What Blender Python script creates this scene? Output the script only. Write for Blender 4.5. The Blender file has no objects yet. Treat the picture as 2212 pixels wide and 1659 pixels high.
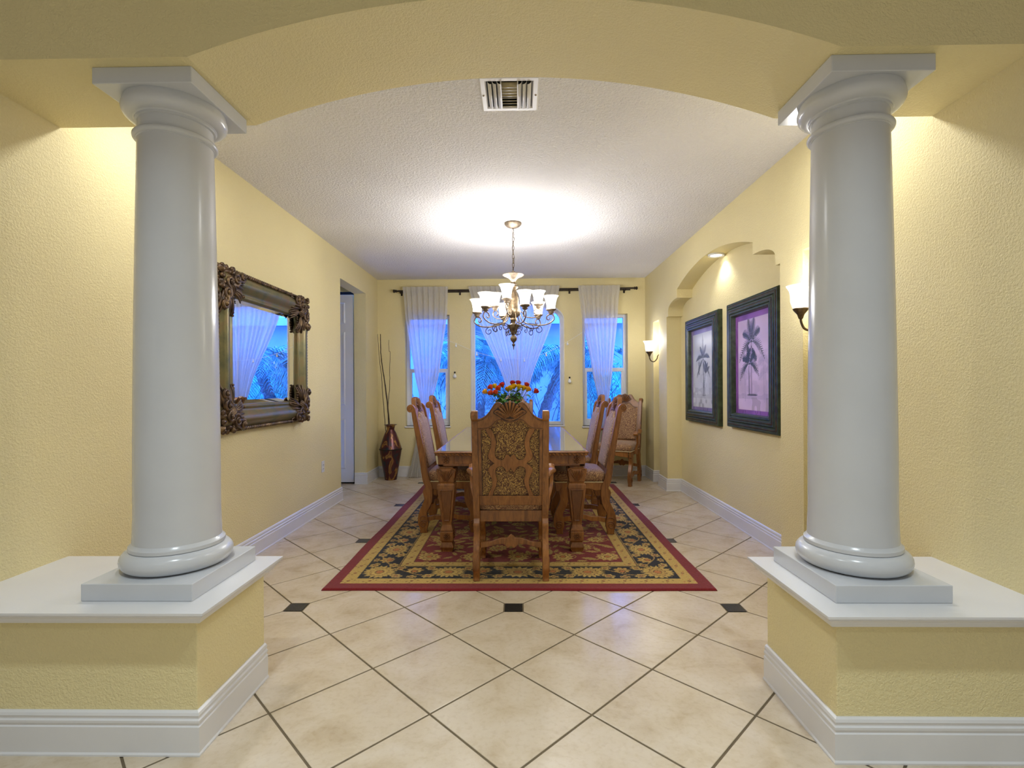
import bpy, math, random
import numpy as np
from mathutils import Vector, Matrix
random.seed(7)
PI = math.pi
SC = bpy.context.scene
COL = SC.collection

# ------------------------------------------------------------------ camera
F_PX, YAW, ROLL, CY, CAM_Z = 1083.2, 0.0152, 0.0053, 836.2, 1.28
cd = bpy.data.cameras.new('camera')
cam = bpy.data.objects.new('camera', cd); COL.objects.link(cam)
cd.sensor_fit = 'HORIZONTAL'; cd.sensor_width = 36.0
cd.lens = 36.0 * F_PX / 2212.0
cd.shift_y = (CY - 829.5) / 2212.0
cd.clip_start = 0.02
fw = Vector((-math.sin(YAW), math.cos(YAW), 0)); rt = Vector((math.cos(YAW), math.sin(YAW), 0)); up = Vector((0, 0, 1))
r2 = rt * math.cos(ROLL) - up * math.sin(ROLL)
u2 = up * math.cos(ROLL) + rt * math.sin(ROLL)
cam.matrix_world = Matrix(((r2.x, u2.x, -fw.x, 0), (r2.y, u2.y, -fw.y, 0), (r2.z, u2.z, -fw.z, CAM_Z), (0, 0, 0, 1)))
SC.camera = cam

def ray(px, py):
    a, b = px - 1106, py - CY
    u = a * math.cos(ROLL) - b * math.sin(ROLL); v = a * math.sin(ROLL) + b * math.cos(ROLL)
    x, y, z = u / F_PX, 1.0, -v / F_PX
    c, s = math.cos(YAW), math.sin(YAW)
    return Vector((c * x - s * y, s * x + c * y, z))
def at_y(Y, px, py):
    d = ray(px, py); t = Y / d.y
    return Vector((d.x * t, Y, CAM_Z + d.z * t))

# ------------------------------------------------------------------ world, exposure
SC.view_settings.view_transform = 'Standard'
SC.view_settings.look = 'None'
SC.view_settings.gamma = 1.0
SC.view_settings.use_curve_mapping = False
SC.view_settings.exposure = 1.04
w = bpy.data.worlds.new('dusk_sky'); SC.world = w; w.use_nodes = True
bg = w.node_tree.nodes['Background']
bg.inputs['Color'].default_value = (0.045, 0.20, 1.0, 1)
bg.inputs['Strength'].default_value = 11.0

SC.cycles.max_bounces = 7
SC.cycles.diffuse_bounces = 4
SC.cycles.glossy_bounces = 3
SC.cycles.transparent_max_bounces = 10
SC.cycles.caustics_reflective = False
SC.cycles.caustics_refractive = False

# ------------------------------------------------------------------ room sizes (metres, camera stands at x=y=0)
XL, XR, YB, ZC = -2.042, 1.80, 7.20, 2.836          # dining room
YF, YK = 1.745, 2.207                              # front and back face of the column screen
FX0, FX1, FY0, FZ = -3.2, 3.0, -3.2, 3.15           # entry hall behind the camera

# added foyer fill lamps and the other lamps
def add_light(name, typ, loc, energy, color=(1, 1, 1), parent=None, **kw):
    l = bpy.data.lights.new(name, typ); l.energy = energy; l.color = color
    for k, v in kw.items(): setattr(l, k, v)
    o = bpy.data.objects.new(name, l); COL.objects.link(o); o.location = loc
    if parent: o.parent = parent
    return o
FOYER_FILL = [(-0.8, 0.65, 7.0, 'front left'), (0.8, 0.65, 7.0, 'front right'), (-1.6, -1.6, 17, 'rear left'), (1.6, -1.6, 17, 'rear right')]
COOL = (0.82, 0.94, 1.0); WARM = (0.98, 0.985, 1.0)
CHAND_W = 9.0; SCONCE_W = 3.0; NICHE_W = 5.0

# ------------------------------------------------------------------ materials
MATS = {}
def nmat(name):
    m = bpy.data.materials.new(name); m.use_nodes = True
    nt = m.node_tree; b = nt.nodes['Principled BSDF']
    MATS[name] = m
    return m, nt, b
def nn(nt, typ, **kw):
    n = nt.nodes.new(typ)
    for k, v in kw.items():
        if k in n.inputs: n.inputs[k].default_value = v
        else: setattr(n, k, v)
    return n
def ramp(nt, fac, stops, interp='LINEAR'):
    r = nt.nodes.new('ShaderNodeValToRGB'); r.color_ramp.interpolation = interp
    e = r.color_ramp.elements
    while len(e) < len(stops): e.new(0.5)
    for el, (p, c) in zip(e, stops): el.position = p; el.color = (*c, 1)
    nt.links.new(fac, r.inputs[0]); return r
def coords(nt, scale=(1, 1, 1), kind='Object'):
    tc = nt.nodes.new('ShaderNodeTexCoord'); mp = nt.nodes.new('ShaderNodeMapping')
    mp.inputs['Scale'].default_value = scale
    nt.links.new(tc.outputs[kind], mp.inputs[0]); return mp.outputs[0]
def bump(nt, b, height, strength=0.3, dist=0.003):
    bp = nt.nodes.new('ShaderNodeBump'); bp.inputs['Strength'].default_value = strength; bp.inputs['Distance'].default_value = dist
    nt.links.new(height, bp.inputs['Height']); nt.links.new(bp.outputs[0], b.inputs['Normal'])
def plain(name, col, rough=0.5, metal=0.0, spec=0.5, nscale=None, namt=0.12, bstr=0, **kw):
    m, nt, b = nmat(name)
    b.inputs['Base Color'].default_value = (*col, 1); b.inputs['Roughness'].default_value = rough
    b.inputs['Metallic'].default_value = metal; b.inputs['Specular IOR Level'].default_value = spec
    for k, v in kw.items(): b.inputs[k].default_value = v
    if nscale:
        n = nn(nt, 'ShaderNodeTexNoise', Scale=nscale, Detail=4.0)
        nt.links.new(coords(nt), n.inputs['Vector'])
        lo = tuple(max(0, c * (1 - namt)) for c in col); hi = tuple(min(1, c * (1 + namt)) for c in col)
        r = ramp(nt, n.outputs[0], [(0.3, lo), (0.7, hi)]); nt.links.new(r.outputs[0], b.inputs['Base Color'])
        if bstr: bump(nt, b, n.outputs[0], bstr)
    return m
def plaster(name, col, scale=100, strength=0.35, rough=0.6):
    m, nt, b = nmat(name)
    b.inputs['Roughness'].default_value = rough; b.inputs['Specular IOR Level'].default_value = 0.35
    v = coords(nt)
    n1 = nn(nt, 'ShaderNodeTexNoise', Scale=scale, Detail=3.0, Roughness=0.55, Distortion=0.6)
    n2 = nn(nt, 'ShaderNodeTexNoise', Scale=1.3, Detail=2.0)
    nt.links.new(v, n1.inputs['Vector']); nt.links.new(v, n2.inputs['Vector'])
    r = ramp(nt, n2.outputs[0], [(0.25, tuple(c * 0.96 for c in col)), (0.75, tuple(min(1, c * 1.03) for c in col))])
    nt.links.new(r.outputs[0], b.inputs['Base Color'])
    h = ramp(nt, n1.outputs[0], [(0.38, (0, 0, 0)), (0.62, (1, 1, 1))])
    bump(nt, b, h.outputs[0], strength, 0.005)
    return m
plaster('wall_paint', (0.79, 0.685, 0.375), strength=0.38)
plaster('ceiling_paint', (0.77, 0.745, 0.74), scale=60, strength=0.75, rough=0.8)
plain('trim_white', (0.72, 0.715, 0.72), 0.3, nscale=3, namt=0.03)
plain('column_white', (0.60, 0.615, 0.645), 0.22, nscale=4, namt=0.03)
plain('door_white', (0.74, 0.74, 0.75), 0.4, nscale=3, namt=0.02)
plain('shadow_gap', (0.004, 0.004, 0.004), 0.9)
plain('dark_iron', (0.035, 0.025, 0.02), 0.45, 0.6, nscale=40)
plain('vinyl_white', (0.75, 0.77, 0.80), 0.35)
plain('grout', (0.14, 0.105, 0.06), 0.9, nscale=30)
plain('inset_stone', (0.022, 0.022, 0.02), 0.3, nscale=90, namt=0.8)
plain('bronze', (0.13, 0.09, 0.05), 0.42, 0.75, nscale=35, namt=0.55)
plain('pewter_bronze', (0.21, 0.16, 0.11), 0.45, 0.6, nscale=35, namt=0.4)
plain('bulb_glass', (0.85, 0.87, 0.9), 0.1, spec=0.8)
plain('stem_green', (0.07, 0.15, 0.025), 0.5)
plain('leaf_green', (0.09, 0.23, 0.035), 0.45, nscale=25, namt=0.4)
plain('rose_red', (0.55, 0.030, 0.018), 0.5, nscale=40, namt=0.3)
plain('rose_orange', (0.72, 0.085, 0.018), 0.5, nscale=40, namt=0.3)
plain('rose_yellow', (0.78, 0.50, 0.015), 0.5, nscale=40, namt=0.15)
plain('rose_peach', (0.80, 0.40, 0.03), 0.5, nscale=40, namt=0.2)
plain('twig', (0.055, 0.03, 0.015), 0.7, nscale=60, namt=0.4)
plain('palm_leaf', (0.045, 0.16, 0.15), 0.5, nscale=8, namt=0.5)
plain('palm_trunk', (0.12, 0.12, 0.14), 0.8, nscale=30, namt=0.5, bstr=0.4)
plain('shrub_branch', (0.05, 0.06, 0.07), 0.8)
plain('shrub_leaf', (0.05, 0.16, 0.13), 0.5)
plain('hedge_leaf', (0.06, 0.26, 0.16), 0.5, nscale=8, namt=0.5)
plain('stucco_pale', (0.30, 0.32, 0.36), 0.8, nscale=6, namt=0.06)
plain('shutter_pale', (0.30, 0.31, 0.36), 0.6)
plain('roof_tile', (0.25, 0.25, 0.27), 0.8, nscale=8)
plain('lawn', (0.10, 0.16, 0.10), 0.9, nscale=20, namt=0.5)
plain('mirror_silver', (0.93, 0.94, 0.95), 0.015, 1.0)
plain('green_black_frame', (0.026, 0.042, 0.020), 0.32, nscale=18, namt=0.7)
plain('frame_rubbed', (0.10, 0.045, 0.02), 0.4, nscale=25, namt=0.6)
plain('vent_white', (0.72, 0.70, 0.70), 0.35)
plain('vent_tan', (0.33, 0.28, 0.17), 0.4)
plain('glass_sheet', (0.30, 0.27, 0.22), 0.06, spec=0.9)

# floor tile: mottled ivory travertine look, each tile a little different
m, nt, b = nmat('floor_tile')
v = coords(nt, kind='Object'); oi = nt.nodes.new('ShaderNodeObjectInfo')
ad = nn(nt, 'ShaderNodeVectorMath', operation='ADD'); sc = nn(nt, 'ShaderNodeVectorMath', operation='SCALE'); sc.inputs['Scale'].default_value = 1.0
nt.links.new(oi.outputs['Location'], sc.inputs[0]); nt.links.new(v, ad.inputs[0]); nt.links.new(sc.outputs[0], ad.inputs[1])
n1 = nn(nt, 'ShaderNodeTexNoise', Scale=5.0, Detail=6.0, Roughness=0.6, Distortion=0.5); n2 = nn(nt, 'ShaderNodeTexNoise', Scale=45.0, Detail=3.0)
nt.links.new(ad.outputs[0], n1.inputs['Vector']); nt.links.new(ad.outputs[0], n2.inputs['Vector'])
r1 = ramp(nt, n1.outputs[0], [(0.28, (0.51, 0.405, 0.27)), (0.48, (0.61, 0.51, 0.375)), (0.72, (0.67, 0.58, 0.46))])
r2_ = ramp(nt, n2.outputs[0], [(0.33, (0.80, 0.74, 0.66)), (0.5, (1, 1, 1))])
mx = nn(nt, 'ShaderNodeMixRGB', blend_type='MULTIPLY'); mx.inputs[0].default_value = 0.3
nt.links.new(r1.outputs[0], mx.inputs[1]); nt.links.new(r2_.outputs[0], mx.inputs[2])
nt.links.new(mx.outputs[0], b.inputs['Base Color']); b.inputs['Roughness'].default_value = 0.26
bump(nt, b, n1.outputs[0], 0.05, 0.002)

# carved walnut
def wood(name, c0, c1, rough=0.34):
    m, nt, b = nmat(name)
    v = coords(nt, (9, 9, 1.6))
    n1 = nn(nt, 'ShaderNodeTexNoise', Scale=5.0, Detail=6.0, Roughness=0.65, Distortion=0.9)
    n2 = nn(nt, 'ShaderNodeTexNoise', Scale=0.35, Detail=2.0)
    nt.links.new(v, n1.inputs['Vector']); nt.links.new(v, n2.inputs['Vector'])
    mxx = nn(nt, 'ShaderNodeMath', operation='ADD'); 
    hf = nn(nt, 'ShaderNodeMath', operation='MULTIPLY'); hf.inputs[1].default_value = 0.5
    nt.links.new(n1.outputs[0], mxx.inputs[0]); nt.links.new(n2.outputs[0], mxx.inputs[1]); nt.links.new(mxx.outputs[0], hf.inputs[0])
    r = ramp(nt, hf.outputs[0], [(0.34, c0), (0.62, c1)])
    nt.links.new(r.outputs[0], b.inputs['Base Color']); b.inputs['Roughness'].default_value = rough
    bump(nt, b, n1.outputs[0], 0.06, 0.002)
    return m
wood('walnut', (0.12, 0.040, 0.010), (0.40, 0.165, 0.040))
wood('walnut_deep', (0.10, 0.035, 0.010), (0.26, 0.10, 0.028))
plain('glaze_line', (0.030, 0.012, 0.006), 0.5)

# paisley brocade: gold scrolls on brown
def brocade(name, gold, gold2, dark, sheen):
    m, nt, b = nmat(name)
    v = coords(nt)
    nz = nn(nt, 'ShaderNodeTexNoise', Scale=17.0, Detail=1.5, Distortion=1.1); nt.links.new(v, nz.inputs['Vector'])
    k = nn(nt, 'ShaderNodeMath', operation='MULTIPLY'); k.inputs[1].default_value = 78.0; nt.links.new(nz.outputs[0], k.inputs[0])
    s = nn(nt, 'ShaderNodeMath', operation='SINE'); nt.links.new(k.outputs[0], s.inputs[0])
    nb = nn(nt, 'ShaderNodeTexNoise', Scale=48.0, Detail=1.5); nt.links.new(v, nb.inputs['Vector'])
    kb = nn(nt, 'ShaderNodeMath', operation='MULTIPLY'); kb.inputs[1].default_value = 34.0; nt.links.new(nb.outputs[0], kb.inputs[0])
    sb = nn(nt, 'ShaderNodeMath', operation='SINE'); nt.links.new(kb.outputs[0], sb.inputs[0])
    sel = nn(nt, 'ShaderNodeTexNoise', Scale=6.0, Detail=0.0); nt.links.new(v, sel.inputs['Vector'])
    sl = ramp(nt, sel.outputs[0], [(0.46, (0, 0, 0)), (0.54, (1, 1, 1))])
    mxx = nn(nt, 'ShaderNodeMixRGB'); nt.links.new(sl.outputs[0], mxx.inputs[0]); nt.links.new(s.outputs[0], mxx.inputs[1]); nt.links.new(sb.outputs[0], mxx.inputs[2])
    r = ramp(nt, mxx.outputs[0], [(0.0, dark), (0.06, dark), (0.30, gold2), (0.75, gold)])
    nt.links.new(r.outputs[0], b.inputs['Base Color']); b.inputs['Roughness'].default_value = 0.6
    b.inputs['Sheen Weight'].default_value = sheen
    fine = nn(nt, 'ShaderNodeTexNoise', Scale=320.0, Detail=2.0); nt.links.new(v, fine.inputs['Vector'])
    ad2 = nn(nt, 'ShaderNodeMath', operation='ADD'); nt.links.new(fine.outputs[0], ad2.inputs[0]); nt.links.new(mxx.outputs[0], ad2.inputs[1])
    bump(nt, b, ad2.outputs[0], 0.25, 0.002)
    return m
brocade('brocade', (0.46, 0.275, 0.070), (0.29, 0.155, 0.04), (0.105, 0.040, 0.016), 0.12)
brocade('brocade_front', (0.50, 0.30, 0.13), (0.36, 0.20, 0.09), (0.17, 0.07, 0.035), 0.35)
plain('cream_piping', (0.70, 0.60, 0.36), 0.6)

# coloured print / pile (colours stored per vertex)
def attr_mat(name, rough, noise=0.0, bstr=0.0, spec=0.3, sheen=0.0):
    m, nt, b = nmat(name)
    a = nt.nodes.new('ShaderNodeVertexColor'); a.layer_name = 'Col'
    b.inputs['Roughness'].default_value = rough; b.inputs['Specular IOR Level'].default_value = spec; b.inputs['Sheen Weight'].default_value = sheen
    out = a.outputs[0]
    if noise:
        n = nn(nt, 'ShaderNodeTexNoise', Scale=260.0, Detail=3.0); nt.links.new(coords(nt), n.inputs['Vector'])
        r = ramp(nt, n.outputs[0], [(0.3, (1 - noise,) * 3), (0.65, (1, 1, 1))])
        mm = nn(nt, 'ShaderNodeMixRGB', blend_type='MULTIPLY'); mm.inputs[0].default_value = 1
        nt.links.new(out, mm.inputs[1]); nt.links.new(r.outputs[0], mm.inputs[2]); out = mm.outputs[0]
        if bstr: bump(nt, b, n.outputs[0], bstr, 0.004)
    nt.links.new(out, b.inputs['Base Color'])
attr_mat('rug_wool', 0.95, 0.35, 0.6, 0.1, 0.2)
attr_mat('print_paper', 0.35, 0, 0, 0.5)

# mirror frame: verdigris bronze / gilt brown
m, nt, b = nmat('verdigris_gilt')
n = nn(nt, 'ShaderNodeTexNoise', Scale=9.0, Detail=5.0); nt.links.new(coords(nt), n.inputs['Vector'])
r = ramp(nt, n.outputs[0], [(0.3, (0.085, 0.095, 0.05)), (0.5, (0.17, 0.15, 0.065)), (0.68, (0.20, 0.135, 0.06))])
nt.links.new(r.outputs[0], b.inputs['Base Color']); b.inputs['Roughness'].default_value = 0.38; b.inputs['Metallic'].default_value = 0.45
m, nt, b = nmat('gilt_brown')
n = nn(nt, 'ShaderNodeTexNoise', Scale=22.0, Detail=5.0); nt.links.new(coords(nt), n.inputs['Vector'])
r = ramp(nt, n.outputs[0], [(0.32, (0.030, 0.018, 0.010)), (0.5, (0.095, 0.055, 0.032)), (0.68, (0.20, 0.125, 0.055))])
nt.links.new(r.outputs[0], b.inputs['Base Color']); b.inputs['Roughness'].default_value = 0.36; b.inputs['Metallic'].default_value = 0.4
bump(nt, b, n.outputs[0], 0.3, 0.004)
# metal floor vase: plum bronze with gold flashes
m, nt, b = nmat('plum_bronze')
n = nn(nt, 'ShaderNodeTexNoise', Scale=6.5, Detail=2.0, Distortion=1.2); nt.links.new(coords(nt, (1.6, 1.6, 0.7)), n.inputs['Vector'])
r = ramp(nt, n.outputs[0], [(0.34, (0.035, 0.045, 0.05)), (0.45, (0.085, 0.022, 0.025)), (0.56, (0.11, 0.035, 0.03)), (0.61, (0.42, 0.22, 0.06)), (0.72, (0.10, 0.03, 0.035))])
nt.links.new(r.outputs[0], b.inputs['Base Color']); b.inputs['Roughness'].default_value = 0.28; b.inputs['Metallic'].default_value = 0.55
# sheer curtain
m, nt, b = nmat('sheer_linen')
nt.nodes.remove(b); out = nt.nodes['Material Output']
d = nn(nt, 'ShaderNodeBsdfDiffuse'); t = nn(nt, 'ShaderNodeBsdfTranslucent'); p = nn(nt, 'ShaderNodeBsdfTransparent')
wv = nn(nt, 'ShaderNodeTexNoise', Scale=120.0, Detail=2.0); nt.links.new(coords(nt, (1, 1, 0.15)), wv.inputs['Vector'])
rc = ramp(nt, wv.outputs[0], [(0.3, (0.80, 0.78, 0.75)), (0.7, (0.88, 0.86, 0.84))])
nt.links.new(rc.outputs[0], d.inputs[0]); nt.links.new(rc.outputs[0], t.inputs[0])
m1 = nn(nt, 'ShaderNodeMixShader'); m1.inputs[0].default_value = 0.55; m2 = nn(nt, 'ShaderNodeMixShader'); m2.inputs[0].default_value = 0.13
nt.links.new(d.outputs[0], m1.inputs[1]); nt.links.new(t.outputs[0], m1.inputs[2]); nt.links.new(m1.outputs[0], m2.inputs[1]); nt.links.new(p.outputs[0], m2.inputs[2]); nt.links.new(m2.outputs[0], out.inputs[0])
# window glass
m, nt, b = nmat('window_glass')
nt.nodes.remove(b); out = nt.nodes['Material Output']
p = nn(nt, 'ShaderNodeBsdfTransparent'); g = nn(nt, 'ShaderNodeBsdfGlossy'); g.inputs['Roughness'].default_value = 0.02
fr = nn(nt, 'ShaderNodeFresnel'); fr.inputs[0].default_value = 1.45; ms = nn(nt, 'ShaderNodeMixShader')
nt.links.new(fr.outputs[0], ms.inputs[0]); nt.links.new(p.outputs[0], ms.inputs[1]); nt.links.new(g.outputs[0], ms.inputs[2]); nt.links.new(ms.outputs[0], out.inputs[0])
p.inputs[0].default_value = (0.93, 0.96, 1.0, 1)
# glowing alabaster lamp shade
def shade_mat(name, col, strength, clear=0.0):
    m, nt, b = nmat(name)
    b.inputs['Base Color'].default_value = (0.85, 0.80, 0.70, 1); b.inputs['Roughness'].default_value = 0.4
    n = nn(nt, 'ShaderNodeTexNoise', Scale=14.0, Detail=3.0); nt.links.new(coords(nt), n.inputs['Vector'])
    r = ramp(nt, n.outputs[0], [(0.3, tuple(c * 0.93 for c in col)), (0.7, col)])
    nt.links.new(r.outputs[0], b.inputs['Emission Color']); b.inputs['Emission Strength'].default_value = strength
    m.cycles.emission_sampling = 'NONE'
    if clear:
        tr = nn(nt, 'ShaderNodeBsdfTransparent'); mx_ = nn(nt, 'ShaderNodeMixShader'); mx_.inputs[0].default_value = clear
        nt.links.new(b.outputs[0], mx_.inputs[1]); nt.links.new(tr.outputs[0], mx_.inputs[2]); nt.links.new(mx_.outputs[0], nt.nodes['Material Output'].inputs[0])
shade_mat('lit_alabaster', (1.0, 0.90, 0.72), 1.3, 0.85)
shade_mat('lit_bulb', (1.0, 0.93, 0.80), 2.0)
shade_mat('lit_downlight', (1.0, 0.95, 0.85), 5.0)

# ------------------------------------------------------------------ mesh helpers
class MB:
    def __init__(s): s.v = []; s.f = []
    def add(s, vs, fs):
        o = len(s.v); s.v += [tuple(x) for x in vs]; s.f += [tuple(i + o for i in q) for q in fs]; return s
    def quad(s, a, b, c, d): return s.add([a, b, c, d], [(0, 1, 2, 3)])
    def box(s, x0, x1, y0, y1, z0, z1):
        return s.add([(x0, y0, z0), (x1, y0, z0), (x1, y1, z0), (x0, y1, z0), (x0, y0, z1), (x1, y0, z1), (x1, y1, z1), (x0, y1, z1)],
                     [(0, 3, 2, 1), (4, 5, 6, 7), (0, 1, 5, 4), (1, 2, 6, 5), (2, 3, 7, 6), (3, 0, 4, 7)])
    def prism(s, poly, ax, t0, t1):            # poly in the two other axes, extruded along ax
        def mk(p, t): return {'x': (t, p[0], p[1]), 'y': (p[0], t, p[1]), 'z': (p[0], p[1], t)}[ax]
        n = len(poly); vs = [mk(p, t0) for p in poly] + [mk(p, t1) for p in poly]
        return s.add(vs, [tuple(range(n)), tuple(range(2 * n - 1, n - 1, -1))] + [(i, i + n, (i + 1) % n + n, (i + 1) % n) for i in range(n)])
    def lathe(s, prof, seg=24, c=(0, 0, 0), rot=0.0, sq=False, cap=True):
        vs = []; fs = []; k = len(prof); R = math.sqrt(2) if sq else 1.0
        if sq: seg = 4; rot = PI / 4
        for (r, z) in prof:
            for j in range(seg):
                a = rot + 2 * PI * j / seg; vs.append((c[0] + R * r * math.cos(a), c[1] + R * r * math.sin(a), c[2] + z))
        for i in range(k - 1):
            for j in range(seg):
                fs.append((i * seg + j, i * seg + (j + 1) % seg, (i + 1) * seg + (j + 1) % seg, (i + 1) * seg + j))
        if cap:
            fs.append(tuple(range(seg - 1, -1, -1))); fs.append(tuple((k - 1) * seg + j for j in range(seg)))
        return s.add(vs, fs)
    def tube(s, path, rad, seg=8, sx=1.0, up_=None, closed=False):
        P = [Vector(p) for p in path]; n = len(P); vs = []; fs = []
        R = rad if hasattr(rad, '__len__') else [rad] * n
        prev = Vector(up_) if up_ else None
        for i in range(n):
            if closed: t = P[(i + 1) % n] - P[(i - 1) % n]
            else: t = (P[min(i + 1, n - 1)] - P[max(i - 1, 0)])
            if t.length < 1e-9: t = Vector((0, 0, 1))
            t.normalize()
            if prev is None: prev = Vector((0, 0, 1)) if abs(t.z) < 0.9 else Vector((1, 0, 0))
            a = prev - t * prev.dot(t)
            if a.length < 1e-6: a = t.orthogonal()
            a.normalize(); bb = t.cross(a); prev = a if not up_ else Vector(up_)
            for j in range(seg):
                q = 2 * PI * (j + .5) / seg; vs.append(P[i] + a * (R[i] * math.cos(q)) + bb * (R[i] * sx * math.sin(q)))
        m_ = n if closed else n - 1
        for i in range(m_):
            for j in range(seg):
                i2 = (i + 1) % n
                fs.append((i * seg + j, i * seg + (j + 1) % seg, i2 * seg + (j + 1) % seg, i2 * seg + j))
        if not closed:
            fs.append(tuple(range(seg - 1, -1, -1))); fs.append(tuple((n - 1) * seg + j for j in range(seg)))
        return s.add(vs, fs)
    def ell(s, c, r, seg=8, rings=5, M=None):
        vs = []; fs = []; c = Vector(c)
        for i in range(rings + 1):
            t = PI * i / rings
            for j in range(seg):
                a = 2 * PI * j / seg
                p = Vector((r[0] * math.sin(t) * math.cos(a), r[1] * math.sin(t) * math.sin(a), r[2] * math.cos(t)))
                if M is not None: p = M @ p
                vs.append(c + p)
        for i in range(rings):
            for j in range(seg): fs.append((i * seg + j, (i + 1) * seg + j, (i + 1) * seg + (j + 1) % seg, i * seg + (j + 1) % seg))
        return s.add(vs, fs)
    def superbox(s, x0, x1, y0, y1, z0, z1, e=0.35, seg=24, rings=12):
        c = ((x0 + x1) / 2, (y0 + y1) / 2, (z0 + z1) / 2); a = ((x1 - x0) / 2, (y1 - y0) / 2, (z1 - z0) / 2)
        sp = lambda q, k: math.copysign(abs(q) ** k, q)
        vs = []; fs = []
        for i in range(rings + 1):
            t = -PI / 2 + PI * i / rings
            for j in range(seg):
                u = 2 * PI * j / seg
                vs.append((c[0] + a[0] * sp(math.cos(t), .5) * sp(math.cos(u), e), c[1] + a[1] * sp(math.cos(t), .5) * sp(math.sin(u), e), c[2] + a[2] * sp(math.sin(t), .6)))
        for i in range(rings):
            for j in range(seg): fs.append((i * seg + j, i * seg + (j + 1) % seg, (i + 1) * seg + (j + 1) % seg, (i + 1) * seg + j))
        return s.add(vs, fs)
    def xf(s, fn): s.v = [tuple(fn(Vector(p))) for p in s.v]; return s
    def build(s, name, mat, parent=None, smooth=35, bevel=0, loc=None, kind=None):
        me = bpy.data.meshes.new(name); me.from_pydata(s.v, [], s.f)
        me.materials.append(MATS[mat])
        if smooth:
            me.polygons.foreach_set('use_smooth', [True] * len(me.polygons)); me.set_sharp_from_angle(angle=math.radians(smooth))
        o = bpy.data.objects.new(name, me); COL.objects.link(o)
        if parent: o.parent = parent
        if loc: o.location = loc
        if bevel:
            bm = o.modifiers.new('bevel', 'BEVEL'); bm.width = bevel; bm.segments = 2; bm.limit_method = 'ANGLE'; bm.angle_limit = 0.7
        if kind: o['kind'] = kind
        return o
def fixnormals(o):
    import bmesh
    bm = bmesh.new(); bm.from_mesh(o.data); bmesh.ops.recalc_face_normals(bm, faces=bm.faces); bm.to_mesh(o.data); bm.free(); return o
def tag(o, label, cat, group=None, kind=None):
    if label: o['label'] = label
    if cat: o['category'] = cat
    if group: o['group'] = group
    if kind: o['kind'] = kind
    return o
def thing(name, label, cat, loc=(0, 0, 0), rz=0.0, group=None):
    o = bpy.data.objects.new(name, None); COL.objects.link(o); o.empty_display_size = 0.1
    o.location = loc; o.rotation_euler = (0, 0, rz)
    return tag(o, label, cat, group)
def struct(o, label, cat): return tag(o, label, cat, None, 'structure')
def copy_tree(root, parent=None):
    c = root.copy(); COL.objects.link(c)
    if parent: c.parent = parent
    for ch in root.children: copy_tree(ch, c)
    return c
def cat(P, n=6, closed=False):          # Catmull-Rom through points
    P = [Vector(p) for p in P]; out = []; N = len(P)
    rng = range(N) if closed else range(N - 1)
    for i in rng:
        p0 = P[(i - 1) % N] if closed or i > 0 else P[0]; p1 = P[i]; p2 = P[(i + 1) % N]; p3 = P[(i + 2) % N] if closed or i + 2 < N else P[-1]
        for k in range(n):
            t = k / n
            out.append(0.5 * ((2 * p1) + (p2 - p0) * t + (2 * p0 - 5 * p1 + 4 * p2 - p3) * t * t + (3 * p1 - p0 - 3 * p2 + p3) * t ** 3))
    if not closed: out.append(P[-1])
    return out
def spiral(c, r0, r1, a0, turns, n=20, plane='xz'):
    out = []
    for i in range(n + 1):
        t = i / n; r = r0 + (r1 - r0) * t; a = a0 + turns * 2 * PI * t
        out.append((c[0] + r * math.cos(a), c[1] + r * math.sin(a)))
    return out
def clip_rect(poly, x0, x1, y0, y1):
    for (ax, val, sgn) in ((0, x0, 1), (0, x1, -1), (1, y0, 1), (1, y1, -1)):
        out = []
        for i in range(len(poly)):
            a, b_ = poly[i], poly[(i + 1) % len(poly)]
            da, db = (a[ax] - val) * sgn, (b_[ax] - val) * sgn
            if da >= 0: out.append(a)
            if (da >= 0) != (db >= 0):
                t = da / (da - db); out.append((a[0] + (b_[0] - a[0]) * t, a[1] + (b_[1] - a[1]) * t))
        poly = out
        if len(poly) < 3: return []
    return poly

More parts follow.
